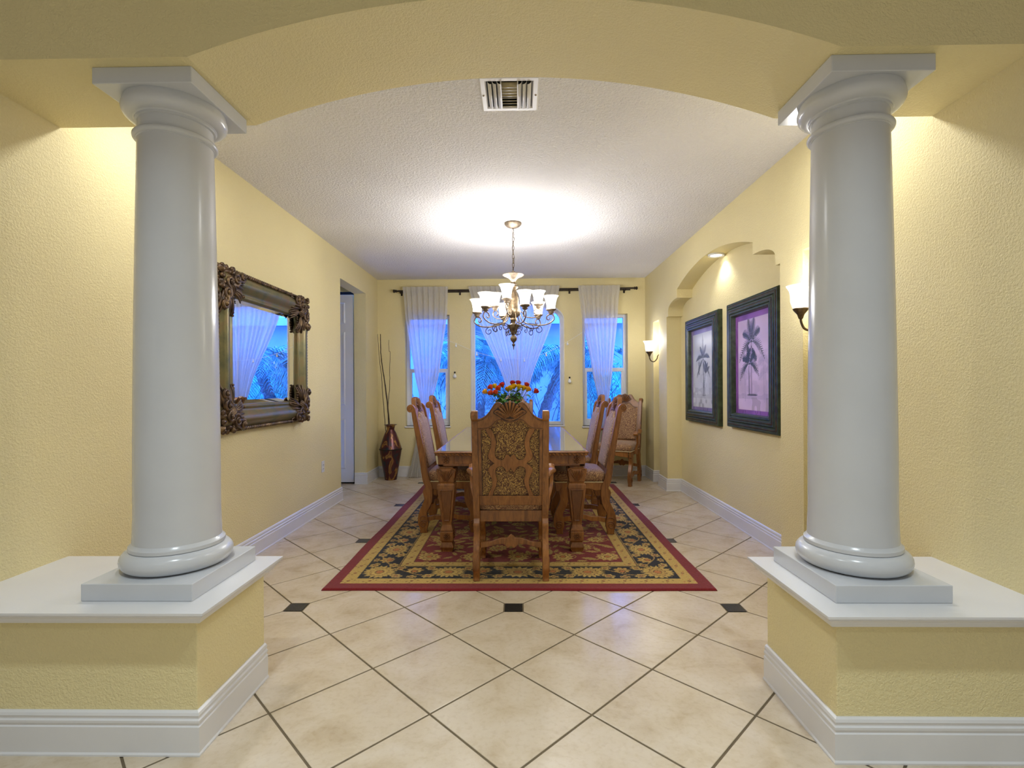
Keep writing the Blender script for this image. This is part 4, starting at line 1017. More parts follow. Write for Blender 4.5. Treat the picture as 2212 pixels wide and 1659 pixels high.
for sx in (-1, 1):
    for sy in (-1, 1):
        c_ = (sx * LX, sy * LY, 0)
        lg = MB().lathe([(r_ if True else r_, z - (RUGZ if z > .5 else 0)) for r_, z in reversed(legp)], c=c_, sq=True).build('leg', 'walnut', tb, smooth=0, bevel=.003)
        bl = MB().box(c_[0] - .062, c_[0] + .062, c_[1] - .062, c_[1] + .062, AZ0 + .014, AZ1).build('corner_block', 'walnut', lg, smooth=0, bevel=.002)
        for (nx_, ny_) in ((0, -1), (0, 1), (1, 0), (-1, 0)):
            N_ = Vector((nx_, ny_, 0)); U = Vector((-ny_, nx_, 0)) * 1.0; Z_ = Vector((0, 0, 1))
            def loc(u, o_, z): return Vector(c_) + U * u + N_ * o_ + Z_ * z
            cv = MB(); pn = MB()
            for k in range(-3, 4):           # acanthus fan
                a = k / 3.0; P = [loc(a * .012 * (1 + 3.2 * s_ ** 1.3), .0565 + .013 * s_ + .003, .548 + .084 * s_ * (1 - .22 * abs(a) ** 2)) for s_ in (0, .25, .5, .75, .95)]
                cv.tube(P, [.003, .005, .0072, .0078, .003], 6)
            for s_ in (-1, 1):
                P = [loc(s_ * (.050 + .0135 * math.cos(q)), .0715, .626 + .0135 * math.sin(q)) for q in [PI * 1.2 - k * .5 for k in range(11)]]; cv.tube(P, [.005 - .0003 * k for k in range(11)], 5)
            for (zc, r_, off) in (((AZ0 + .014 + AZ1) / 2, .034, .062), (.120, .030, .050)):
                M = Matrix((U, Z_, N_)).transposed().to_4x4(); M.translation = loc(0, off, zc); ro = MB(); rosette(ro, M, r_); ro.build('rosette', 'walnut_deep', lg)
            # raised tapered shaft panel
            hw0, hw1 = .049, .024; pz0, pz1 = .235, .482
            vs = []; 
            def face_o(z): return .036 + (.0655 - .036) * (z - .215) / (.495 - .215)
            for (ins, o_) in ((0, .0005), (.005, .006), (.010, .003)):
                for (z, hw) in ((pz0 + ins, hw1 - ins), (pz1 - ins, hw0 - ins)):
                    vs += [loc(-hw, face_o(z) + o_, z), loc(hw, face_o(z) + o_, z)]
            q_ = []
            for k in range(2):
                A = [k * 4 + 0, k * 4 + 1, k * 4 + 3, k * 4 + 2]; B = [k * 4 + 4, k * 4 + 5, k * 4 + 7, k * 4 + 6]
                for j in range(4): q_.append((A[j], A[(j + 1) % 4], B[(j + 1) % 4], B[j]))
            q_.append((8, 9, 11, 10)); pn.add(vs, q_)
            cv.build('leaf_carving', 'walnut_deep', lg); fixnormals(pn.build('shaft_panel', 'walnut_deep', lg, smooth=0))

# ================================================================== ROSES
VX, VY = -.085, 5.0
t = thing('flower_vase', 'round ceramic vase holding the roses on the dining table', 'vase', (VX, VY, TZ))
MB().lathe([(.001, 0), (.055, 0), (.06, .008), (.085, .06), (.09, .11), (.075, .165), (.06, .20), (.072, .225), (.067, .225), (.055, .20), (.05, .1), (.001, .02)], 32, cap=False).build('vase_body', 'column_white', t, smooth=60)
def bloom_mb(R):
    mb = MB(); rr = random.Random(int(R * 1e5))
    for layer, (n, r_, hgt, flare) in enumerate(((3, .30, .95, .0), (4, .52, 1.02, .10), (5, .75, 1.0, .22), (5, .95, .88, .42))):
        for k in range(n):
            a0 = 2 * PI * (k + .37 * layer) / n; wd = 2 * PI / n * .72; vs = []; fs = []; nu, nv = 6, 5
            for i in range(nv + 1):
                s_ = i / nv
                for j in range(nu + 1):
                    u = j / nu * 2 - 1; a = a0 + u * wd * (0.45 + .55 * math.sin(PI * (.15 + .7 * s_)))
                    rad = R * r_ * (.25 + .75 * math.sin(PI / 2 * min(1, s_ * 1.25))) + R * flare * max(0, s_ - .7) * 1.6 - R * .06 * u * u
                    z = R * 1.75 * (hgt * s_ - .10 * u * u * s_) - R * .10 * layer * s_ * s_
                    vs.append((rad * math.cos(a), rad * math.sin(a), z))
            for i in range(nv):
                for j in range(nu): fs.append((i * (nu + 1) + j, i * (nu + 1) + j + 1, (i + 1) * (nu + 1) + j + 1, (i + 1) * (nu + 1) + j))
            mb.add(vs, fs)
    return mb
def leaf_mb(L_, wd):
    mb = MB(); n = 6; vs = []; fs = []
    for i in range(n + 1):
        s_ = i / n; w_ = wd * math.sin(PI * (s_ * .94 + .04)) ** .8; z = .22 * L_ * math.sin(PI * s_) - .15 * L_ * s_
        vs += [(-w_, L_ * s_, z + .15 * w_), (0, L_ * s_, z), (w_, L_ * s_, z + .15 * w_)]
    for i in range(n): fs += [(3 * i, 3 * i + 1, 3 * i + 4, 3 * i + 3), (3 * i + 1, 3 * i + 2, 3 * i + 5, 3 * i + 4)]
    return mb.add(vs, fs)
ROSES = [(260, 675, 'rose_peach', 0.00, 'yellow rose with orange tint, leftmost of the bouquet'), (430, 530, 'rose_orange', -.02, 'orange-red rose at the upper left of the bouquet, beside a yellow one'),
         (560, 500, 'rose_yellow', .05, 'single yellow rose tucked between the red roses on the left'), (690, 560, 'rose_orange', -.05, 'large orange-red rose right of the single tucked yellow one'),
         (800, 455, 'rose_red', .02, 'red rose topmost of the left cluster'), (600, 690, 'rose_orange', -.08, 'orange-red rose low in the middle of the left cluster'), (440, 715, 'rose_orange', -.05, 'orange-red rose lowest left, next to the leftmost yellow one'),
         (1140, 395, 'rose_red', .08, 'deep red rose at the top centre, left of its red twin'), (1325, 395, 'rose_red', .08, 'deep red rose at the top centre, right of its red twin'),
         (1590, 455, 'rose_red', .06, 'red rose behind the yellow roses at the upper right'), (985, 590, 'rose_peach', .02, 'small peach-edged bud left of the yellow cluster'),
         (1080, 555, 'rose_yellow', -.05, 'yellow rose leftmost of the right hand yellow cluster'), (1190, 505, 'rose_yellow', -.01, 'yellow rose second from left in the right hand cluster'),
         (1355, 520, 'rose_yellow', -.05, 'yellow rose highest in the middle of the right hand cluster'), (1500, 560, 'rose_yellow', -.02, 'yellow rose third along in the right hand cluster, above the leaves'),
         (1640, 595, 'rose_peach', -.06, 'yellow rose with orange edge, rightmost of the yellow cluster'), (1890, 660, 'rose_red', -.03, 'red rose leaning far out to the right on its bare stem')]
blooms = {}; leaf_me = None
for (cxp, cyp, col, dy, lab) in ROSES:
    Y = VY + dy; c_ = at_y(Y, 1030 + cxp / 14.75, 800 + cyp / 14.75)
    base = Vector((VX + .025 * math.copysign(min(1, abs(c_.x - VX) * 6), c_.x - VX), VY + dy * .3, TZ + .16))
    t = thing('rose', lab, 'rose', base, 0, 'roses in the bouquet')
    tip = c_ - base; ax = (tip - Vector((0, 0, -.02))).normalized(); tilt = Vector((tip.x * 1.6, tip.y - .06, max(.12, tip.z))).normalized()
    hb = tip - tilt * .026
    P = cat([(0, 0, -.12), (0, 0, 0), tuple(hb * .55 + Vector((0, 0, .02))), tuple(hb)], 5)
    MB().tube(P, .0028, 6).build('stem', 'stem_green', t)
    if col not in blooms: o = bloom_mb(.0295).build('bloom', col, t, smooth=80); blooms[col] = o.data
    else: o = bpy.data.objects.new('bloom', blooms[col]); COL.objects.link(o); o.parent = t
    o.location = hb; o.rotation_euler = tilt.to_track_quat('Z', 'Y').to_euler(); o.rotation_euler.rotate_axis('Z', random.random() * 6)
    sp = MB()
    for k in range(5):
        a = 2 * PI * k / 5; sp.add([(0.004 * math.cos(a - 1), .004 * math.sin(a - 1), 0), (.02 * math.cos(a), .02 * math.sin(a), .004), (.004 * math.cos(a + 1), .004 * math.sin(a + 1), 0), (0, 0, -.008)], [(0, 1, 2), (0, 3, 1), (2, 1, 3)])
    s_ = sp.build('sepals', 'leaf_green', t); s_.location = hb; s_.rotation_euler = o.rotation_euler
    nl = 2 if c_.x > .15 else 13
    for k in range(nl):
        fr_ = random.uniform(.05, .80) if nl > 2 else random.uniform(0, .35); p = hb * max(0, fr_) + Vector((0, 0, .02 + min(0, fr_) * .4)); a = random.random() * 2 * PI
        L_ = random.uniform(.055, .085)
        if leaf_me is None: lo = leaf_mb(.07, .021).build('leaf', 'leaf_green', t, smooth=60); leaf_me = lo.data
        else: lo = bpy.data.objects.new('leaf', leaf_me); COL.objects.link(lo); lo.parent = t
        lo.location = p; lo.rotation_euler = (random.uniform(-.2, .7), random.uniform(-.4, .4), a); lo.scale = (L_ / .07,) * 3

# ================================================================== CHANDELIER
CX, CYY = -.055, 4.758
ch = thing('chandelier', 'antique bronze chandelier with nine lit glass shades over the table', 'chandelier', (CX, CYY, ZC))
def zz(z): return z - ZC
MB().lathe([(.02, zz(2.785)), (.035, zz(2.79)), (.062, zz(2.802)), (.078, zz(2.818)), (.083, zz(2.826)), (.080, zz(2.830)), (.083, zz(2.836))], 32).build('canopy', 'pewter_bronze', ch, smooth=60)
link = [(0.0085 * math.cos(q) * 1.0, 0, .024 * math.sin(q)) for q in [2 * PI * k / 16 for k in range(16)]]
lme = None
nlk = 10; z0, z1 = 2.785, 2.375
for k in range(nlk):
    z = z0 - (k + .5) * (z0 - z1) / nlk
    if lme is None: o = MB().tube(link, .0026, 6, closed=True).build('chain_link', 'bronze', ch); lme = o.data
    else: o = bpy.data.objects.new('chain_link', lme); COL.objects.link(o); o.parent = ch
    o.location = (0, 0, zz(z)); o.rotation_euler = (0, 0, PI / 2 * (k % 2) + .3)
MB().tube(cat([(0, 0, zz(2.785)), (.012, .004, zz(2.70)), (-.006, .008, zz(2.6)), (.011, -.003, zz(2.5)), (0, 0, zz(2.375))], 6), .0022, 6).build('cord', 'bronze', ch)
MB().lathe([(.002, zz(2.385)), (.014, zz(2.378)), (.016, zz(2.362)), (.03, zz(2.356)), (.098, zz(2.348)), (.102, zz(2.342)), (.092, zz(2.334)), (.055, zz(2.318)), (.032, zz(2.298)), (.020, zz(2.275)), (.018, zz(2.265))], 36).build('top_dish', 'pewter_bronze', ch, smooth=60)
MB().lathe([(.018, zz(2.268)), (.036, zz(2.262)), (.036, zz(2.255)), (.02, zz(2.248)), (.028, zz(2.240)), (.048, zz(2.230)), (.046, zz(2.220)), (.024, zz(2.205)), (.026, zz(2.19)), (.040, zz(2.15)), (.052, zz(2.11)), (.055, zz(2.06)), (.058, zz(2.055)), (.058, zz(2.03)), (.066, zz(2.02)), (.066, zz(1.985)), (.055, zz(1.955)), (.030, zz(1.935)), (.034, zz(1.928)), (.034, zz(1.918)), (.020, zz(1.908)), (.018, zz(1.885)), (.032, zz(1.876)), (.062, zz(1.868)), (.060, zz(1.858)), (.046, zz(1.84)), (.030, zz(1.805)), (.020, zz(1.785)), (.012, zz(1.775))], 36).build('body', 'bronze', ch, smooth=50)
MB().lathe([(.010, zz(1.778)), (.02, zz(1.765)), (.029, zz(1.752)), (.032, zz(1.738)), (.027, zz(1.722)), (.015, zz(1.708)), (.007, zz(1.70)), (.008, zz(1.69)), (.017, zz(1.684)), (.014, zz(1.676)), (.006, zz(1.665)), (.003, zz(1.635))], 24).build('finial', 'bronze', ch, smooth=60)
def arm_path(R, zc, z_in, z_lo):
    P = [(.045, z_in), (.060, z_in - .05), (.09, z_lo + .04), (R * .45, z_lo + .006), (R * .72, z_lo - .004), (R * .93, z_lo + .008), (R + .028, z_lo + .045), (R + .018, zc - .018), (R - .008, zc - .010), (R - .036, zc - .024), (R - .042, zc - .048), (R - .026, zc - .062), (R - .012, zc - .052), (R - .017, zc - .040)]
    return cat([(r_, 0, zz(z)) for r_, z in P], 5)
def lamp(ang, R, zt, z_in, z_lo):
    h_ = .122; zc = zt - h_ - .036
    rot = Matrix.Rotation(ang - PI / 2, 3, 'Z')      # ang: 0 = towards camera, positive to the right
    P = [rot @ Vector(p) for p in arm_path(R, zc, z_in, z_lo)]
    n = len(P); ar = MB().tube(P, [.0058 if k < n - 14 else .0058 - .0003 * (k - n + 14) for k in range(n)], 8).build('arm', 'bronze', ch, smooth=60)
    c_ = rot @ Vector((R, 0, zz(zc)))
    MB().lathe([(.006, -.012), (.010, -.008), (.024, .0), (.027, .008), (.022, .013), (.036, .022), (.047, .030), (.047, .037), (.040, .040)], 24, c=c_).build('cup', 'pewter_bronze', ar, smooth=50)
    pr = [(.034, .040), (.040, .046), (.042, .075), (.047, .105), (.058, .140), (.073, .160)]
    sd = MB().lathe(pr + [(.070, .160), (.055, .139), (.044, .105), (.039, .075), (.037, .048), (.030, .044)], 28, c=c_, cap=False).build('shade', 'lit_alabaster', ch, smooth=60)
    MB().ell(c_ + Vector((0, 0, .095)), (.017, .017, .028), 12, 8).build('bulb', 'lit_bulb', sd)
    add_light('chandelier_bulb', 'POINT', tuple(c_ + Vector((0, 0, .085))), CHAND_W, WARM, ch, shadow_soft_size=.03)
for k in range(6): lamp(math.radians(17 + 60 * k), .36, 2.125, 2.02, 1.862)
for k in range(3): lamp(math.radians(-13 + 120 * k), .25, 2.20, 2.06, 1.948)
for k in range(6):
    rot = Matrix.Rotation(math.radians(47 + 60 * k), 3, 'Z')
    A = cat([(.045, 0, zz(1.845)), (.085, 0, zz(1.868)), (.15, 0, zz(1.878)), (.21, 0, zz(1.868)), (.262, 0, zz(1.845)), (.275, 0, zz(1.812)), (.252, 0, zz(1.790)), (.226, 0, zz(1.800)), (.222, 0, zz(1.824)), (.238, 0, zz(1.832)), (.246, 0, zz(1.82))], 4)
    B = cat([(.15, 0, zz(1.876)), (.178, 0, zz(1.862)), (.193, 0, zz(1.835)), (.182, 0, zz(1.81)), (.163, 0, zz(1.815)), (.160, 0, zz(1.832)), (.172, 0, zz(1.836))], 4)
    C_ = cat([(.022, 0, zz(1.795)), (.045, 0, zz(1.776)), (.062, 0, zz(1.785)), (.064, 0, zz(1.806)), (.048, 0, zz(1.812)), (.044, 0, zz(1.797))], 4)
    mb = MB()
    for L_ in (A, B, C_): mb.tube([rot @ p for p in L_], [.0036] * (len(L_) - 4) + [.003, .003, .0045, .0045], 6)
    mb.build('scroll', 'dark_iron', ch, smooth=60)

# ================================================================== WALL SCONCES, NICHE LIGHT
def sconce(y, zc, lab):
    t = thing('wall_sconce', lab, 'sconce', (SRX, y, zc), 0)
    pl = MB().lathe([(.001, 0), (.05, 0), (.055, .006), (.045, .014), (.02, .02), (.001, .021)], 24); pl.xf(lambda p: Vector((-p.z, p.x, p.y * 1.3 - .10)))
    fixnormals(pl.build('wall_plate', 'bronze', t, smooth=50))
    P = cat([(-.015, 0, -.09), (-.05, 0, -.07), (-.085, 0, -.085), (-.10, 0, -.13), (-.135, 0, -.165), (-.175, 0, -.155), (-.195, 0, -.115), (-.197, 0, -.085)], 6)
    MB().tube(P, .007, 8).build('arm', 'bronze', t, smooth=60)
    MB().lathe([(.006, -.10), (.012, -.095), (.020, -.07), (.040, -.045), (.044, -.035), (.038, -.030)], 24, c=(-.197, 0, 0)).build('cup', 'bronze', t, smooth=50)
    pr = [(.034, -.035), (.046, -.025), (.056, .01), (.056, .045), (.062, .075), (.080, .105)]
    sd = MB().lathe(pr + [(.077, .105), (.059, .074), (.053, .045), (.053, .01), (.043, -.022), (.03, -.030)], 28, c=(-.197, 0, 0), cap=False).build('shade', 'lit_alabaster', t, smooth=60)
    MB().ell((-.197, 0, .03), (.016, .016, .028), 12, 8).build('bulb', 'lit_bulb', sd)
    add_light('sconce_bulb', 'POINT', (-.197, 0, .10), SCONCE_W, WARM, t, shadow_soft_size=.03)
sconce(6.60, 1.77, 'lit bronze wall sconce with a flared glass shade by the far corner')
sconce(3.06, 1.78, 'lit bronze wall sconce half hidden behind the right column')
nz = 2.532
t = thing('recessed_downlight', 'lit recessed downlight in the arch of the picture niche', 'light', (1.892, 4.84, nz + .01))
MB().lathe([(.052, -.012), (.074, -.016), (.074, .0), (.052, 0)], 28, cap=False).build('trim_ring', 'trim_white', t, smooth=50)
MB().lathe([(.053, -.008), (.052, -.007)], 28).build('lens', 'lit_downlight', t)
o = add_light('niche_lamp', 'SPOT', (0, 0, -.03), NICHE_W, WARM, t, spot_size=2.2, spot_blend=.6, shadow_soft_size=.04)

# ================================================================== GILT MIRROR ON THE LEFT WALL
MY0, MY1, MZ0, MZ1 = 3.255, 4.645, .985, 2.105
WY0, WY1, WZ = .215, .165, .185
mi = thing('wall_mirror', 'large wall mirror with leafy gilt corners on its dark greenish frame', 'mirror', (XL, (MY0 + MY1) / 2, MZ0))
oy, oz = (MY0 + MY1) / 2, MZ0
def mp(y, z, h): return (h, y - oy, z - oz)
PRF = [(0, .004), (0, .045), (.03, .060), (.07, .056), (.11, .050), (.16, .056), (.24, .076), (.34, .088), (.46, .086), (.58, .072), (.70, .052), (.78, .044), (.84, .050), (.90, .052), (.95, .044), (1.0, .022)]
def fcorner(k, f):
    y = (MY0 + WY0 * f, MY1 - WY1 * f)[k in (1, 2)]; z = (MZ0 + WZ * f, MZ1 - WZ * f)[k in (2, 3)]
    return y, z
for k in range(4):
    vs = []; fs = []
    for (f, h) in PRF:
        for kk in (k, (k + 1) % 4): y, z = fcorner(kk, f); vs.append(mp(y, z, h))
    for i in range(len(PRF) - 1): fs.append((2 * i, 2 * i + 1, 2 * i + 3, 2 * i + 2))
    rl = fixnormals(MB().add(vs, fs).build('frame_rail', 'verdigris_gilt', mi, smooth=60))
    rp_ = MB(); a = Vector(mp(*fcorner(k, .055), .058)); b_ = Vector(mp(*fcorner((k + 1) % 4, .055), .058)); L_ = (b_ - a).length; n = int(L_ / .026)
    d = (b_ - a).normalized(); o_ = Vector((1, 0, 0)); M = Matrix((d, o_, d.cross(o_))).transposed() @ Matrix.Rotation(.7, 3, 'Y')
    for j in range(n): rp_.ell(a + d * ((j + .5) * L_ / n), (.020, .012, .0115), 7, 5, M)
    rp_.build('rope_edge', 'gilt_brown', rl)
gy0, gy1, gz0, gz1 = MY0 + WY0, MY1 - WY1, MZ0 + WZ, MZ1 - WZ
B_ = .028
MB().quad(mp(gy0 + B_, gz0 + B_, .026), mp(gy1 - B_, gz0 + B_, .026), mp(gy1 - B_, gz1 - B_, .026), mp(gy0 + B_, gz1 - B_, .026)).build('mirror_glass', 'mirror_silver', mi, smooth=0)
bvl = MB(); I_ = [(gy0 + B_, gz0 + B_), (gy1 - B_, gz0 + B_), (gy1 - B_, gz1 - B_), (gy0 + B_, gz1 - B_)]; O_ = [(gy0 - .01, gz0 - .01), (gy1 + .01, gz0 - .01), (gy1 + .01, gz1 + .01), (gy0 - .01, gz1 + .01)]
for k in range(4): j = (k + 1) % 4; bvl.quad(mp(*O_[k], .0215), mp(*O_[j], .0215), mp(*I_[j], .026), mp(*I_[k], .026))
fixnormals(bvl.build('glass_bevel', 'mirror_silver', mi, smooth=0))
def corner_orn():
    mb = MB(); rr = random.Random(5)
    def T(P, R_, seg=7): mb.tube([(h, p, q) for p, q, h in P], R_, seg)
    def leafy(p0, q0, ang, L_, w_, curl, h0=.075):
        for k in (-1, -.5, 0, .5, 1):
            P = []
            for i in range(8):
                s_ = i / 7; a = ang + curl * s_ + k * .35 * (1 - s_ * .3); r_ = L_ * s_
                P.append((p0 + r_ * math.cos(a), q0 + r_ * math.sin(a), h0 + .030 * math.sin(PI * s_ * .9) * (1 - .45 * abs(k)) - .022 * s_))
            T(P, [w_ * (.35 + .65 * math.sin(PI * (i / 7 * .85 + .1))) for i in range(8)])
    leafy(.10, .09, .05, .24, .013, -.15); leafy(.09, .10, PI / 2 - .05, .24, .013, .15)
    leafy(.06, .06, PI * 1.25, .060, .016, .0, .066); leafy(.10, .05, -.3, .05, .014, .2, .062); leafy(.05, .10, PI / 2 + .3, .05, .014, -.2, .062)
    leafy(.20, .045, .10, .12, .011, .1, .062); leafy(.045, .20, PI / 2 - .10, .12, .011, -.1, .062)
    leafy(.17, .15, .12, .17, .009, .1, .060); leafy(.15, .17, PI / 2 - .12, .17, .009, -.1, .060)
    leafy(.10, .10, PI / 4, .12, .013, .0, .085)
    for (c_, r0, a0, tn) in (((.19, .085), .048, 2.4, -1.5), ((.085, .19), .048, -.8, 1.5), ((.115, .115), .04, .8, 1.3), ((.27, .055), .032, 2.0, -1.4), ((.055, .27), .032, -.4, 1.4)):
        sp = spiral(c_, r0, .010, a0, tn, 20); n = len(sp); T([(p[0], p[1], .088 + .018 * i / n) for i, p in enumerate(sp)], [.013 - .006 * i / n for i in range(n)])
        mb.ell((.105, c_[0], c_[1]), (.014, .016, .016), 9, 6)
    for k in range(7):
        mb.ell((.054, .215 + k * .022, .178 - (k == 6) * .004), (.012, .0095, .012), 8, 5); mb.ell((.054, .206 - (k == 6) * .004, .200 + k * .022), (.012, .012, .0095), 8, 5)
    for k in range(30):
        p, q = rr.uniform(.015, .20), rr.uniform(.015, .20)
        if p + q > .33: continue
        mb.ell((rr.uniform(.055, .085), p, q), (.016, rr.uniform(.012, .024), rr.uniform(.012, .024)), 8, 5)
    return mb
base_orn = corner_orn()
for (sy, sz, y, z) in ((1, 1, MY0, MZ0), (-1, 1, MY1, MZ0), (1, -1, MY0, MZ1), (-1, -1, MY1, MZ1)):
    mb = MB(); mb.v = [(h, sy * (p - .012), sz * (q - .012)) for h, p, q in base_orn.v]; mb.f = list(base_orn.f)
    o = fixnormals(mb.build('corner_ornament', 'gilt_brown', mi, smooth=60)); o.location = mp(y, z, 0)

# ================================================================== PALM PRINTS IN THE NICHE
def seg_mask(U, V, P, w0, w1):
    m_ = np.zeros(U.shape, bool); n = len(P) - 1
    for i in range(n):
        a, b_ = P[i], P[i + 1]; dx, dy = b_[0] - a[0], b_[1] - a[1]; tt = np.clip(((U - a[0]) * dx + (V - a[1]) * dy) / max(dx * dx + dy * dy, 1e-9), 0, 1)
        wd = w0 + (w1 - w0) * (i + tt) / n; m_ |= np.hypot(U - a[0] - tt * dx, V - a[1] - tt * dy) < wd
    return m_
def print_cols(kind, U, V, asp):        # U 0..1 left to right, V 0..asp bottom to top
    rng = np.random.default_rng(4 + kind)
    sh_ = U.shape; C = np.zeros((*sh_, 3))
    def noise(sx, sy):
        g = rng.random((sy + 2, sx + 2)); x = U * sx; y = V / asp * sy; xi, yi = np.clip(x.astype(int), 0, sx), np.clip(y.astype(int), 0, sy); fx, fy = x - xi, y - yi; fx = fx * fx * (3 - 2 * fx); fy = fy * fy * (3 - 2 * fy)
        return (g[yi, xi] * (1 - fx) + g[yi, np.minimum(xi + 1, sx + 1)] * fx) * (1 - fy) + (g[np.minimum(yi + 1, sy + 1), xi] * (1 - fx) + g[np.minimum(yi + 1, sy + 1), np.minimum(xi + 1, sx + 1)] * fx) * fy
    matc = np.array([.24, .085, .36]) if kind == 2 else np.array([.22, .17, .34]); pap = np.array([.60, .45, .66]) if kind == 2 else np.array([.60, .60, .60])
    C[:] = matc * (.7 + .6 * noise(7, 9))[..., None]
    for k in range(9):      # leaf veins printed on the mat
        x0 = rng.random(); C[seg_mask(U, V, [(x0, 0), (x0 + rng.uniform(-.2, .2), .25 * asp)], .006, .004)] *= .45
        C[seg_mask(U, V, [(rng.uniform(0, .12), k / 9 * asp), (rng.uniform(.0, .12), (k + .9) / 9 * asp)], .006, .004)] *= .5
    px0, px1, py0, py1 = .08, .945, .045 * asp, .945 * asp
    paper = (U > px0) & (U < px1) & (V > py0) & (V < py1)
    tone = .82 + .3 * noise(5, 8)
    C[paper] = (pap * tone[..., None])[paper]
    u, v_ = (U - px0) / (px1 - px0), (V - py0) / (py1 - py0)
    def blend(m_, col, a): mm = m_ & paper; C[mm] = C[mm] * (1 - a) + np.array(col) * a
    haze = np.array([.30, .24, .42]) if kind == 2 else np.array([.32, .32, .33])
    n2 = noise(14, 16)
    blend((v_ < .16 + .04 * n2) & (v_ > .12), haze, .35); blend((v_ < .55 + .1 * n2) & (v_ > .15) & (n2 > .55), haze, .22)
    a_ = (px1 - px0) / (py1 - py0)
    def frond(cx, cy, ang, L_, droop, col, alpha, wd, n=15):
        P = []
        for i in range(n + 1):
            s_ = i / n; P.append((cx + L_ * s_ * math.cos(ang), cy + (L_ * s_ * math.sin(ang) - droop * L_ * s_ * s_) * a_ * 1.0))
        m_ = seg_mask(u, v_ / a_, [(p[0], p[1] / a_) for p in P], .006, .003)
        for i in range(2, n + 1):
            p, q = P[i], P[i - 1]; ta = math.atan2((p[1] - q[1]) / a_, p[0] - q[0]); l_ = wd * math.sin(PI * (i / n * .85 + .12))
            for sg in (-1, 1):
                e_ = (p[0] + l_ * math.cos(ta + sg * .8), p[1] / a_ + l_ * math.sin(ta + sg * .8)); m_ |= seg_mask(u, v_ / a_, [(p[0], p[1] / a_), e_], .0085, .0025)
        blend(m_, col, alpha)
    dark = [.022, .030, .030]; mid = [.10, .10, .12]
    if kind == 2:
        for an in (60, 75, 90, 105, 122): frond(.44, .84, math.radians(an), .18, .5 if an != 90 else 0, haze, .6, .05)
        for (x_, y_) in ((.80, .52), (.86, .40), (.22, .42)):
            for an in (20, 60, 100, 140, 170): frond(x_, y_, math.radians(an), .20, .7, haze, .35, .05)
            blend(seg_mask(u, v_ / a_, [(x_, y_ / a_), (x_ + .02, .1 / a_)], .014, .016), haze, .35)
        blend(seg_mask(u, v_ / a_, [(.44, .75 / a_), (.43, .55 / a_), (.44, .17 / a_)], .020, .026), [.34, .24, .40], .9)
        blend(seg_mask(u, v_ / a_, [(.36, .48 / a_), (.36, .17 / a_)], .012, .014), dark, .85)
        for an, dr in ((15, .9), (50, .35), (78, .1), (105, .1), (135, .35), (168, .9)): frond(.44, .74, math.radians(an), .40, dr, dark, .95, .10)
        for an, dr in ((-62, -.2), (-122, -.2)): frond(.44, .70, math.radians(an), .32, dr, dark, .9, .085)
        for an, dr in ((20, .9), (55, .3), (100, .1), (135, .4), (165, 1.0)): frond(.37, .50, math.radians(an), .31, dr, dark, .95, .09)
        blend((np.hypot((u - .46) / .16, (v_ - .165) / .012) < 1), dark, .8)
        blend((v_ < .14) & (n2 > .6), [.25, .20, .28], .5)
    else:
        for an in (80, 100, 60, 120): frond(.5, .86, math.radians(an), .10, .3, haze, .5, .03)
        for x0, y0, an, L_, dr, wd in ((.5, .66, 92, .40, 0, .05), (.5, .66, 62, .30, .15, .06), (.5, .66, 120, .30, .2, .06), (.5, .66, 25, .33, .45, .06), (.5, .66, 158, .36, .5, .06), (.52, .64, -35, .36, .3, .05), (.48, .64, 215, .34, .35, .05)):
            frond(x0, y0, math.radians(an), L_, dr, mid if an in (92, 62) else dark, .85, wd, 20)
        for an in (60, 85, 110, 35): frond(.60, .45, math.radians(an), .24, .1, [.07, .07, .075], .85, .045, 18)
        blend(seg_mask(u, v_ / a_, [(.50, .66 / a_), (.52, .40 / a_), (.53, .16 / a_)], .012, .018), dark, .85)
        blend(seg_mask(u, v_ / a_, [(.60, .46 / a_), (.56, .30 / a_), (.53, .16 / a_)], .010, .016), mid, .8)
        for k in range(7): blend(np.hypot(u - .31 + .01 * (k % 2), (v_ - .60 + k * .025) / a_) < .022, dark, .7)
        blend((np.hypot((u - .54) / .10, (v_ - .16) / .008) < 1), dark, .6); blend((v_ < .26) & (n2 > .5), haze, .35); blend((v_ < .10) & (n2 > .6) & (u > .3), [.2, .2, .2], .5)
    return np.clip(C, 0, 1)
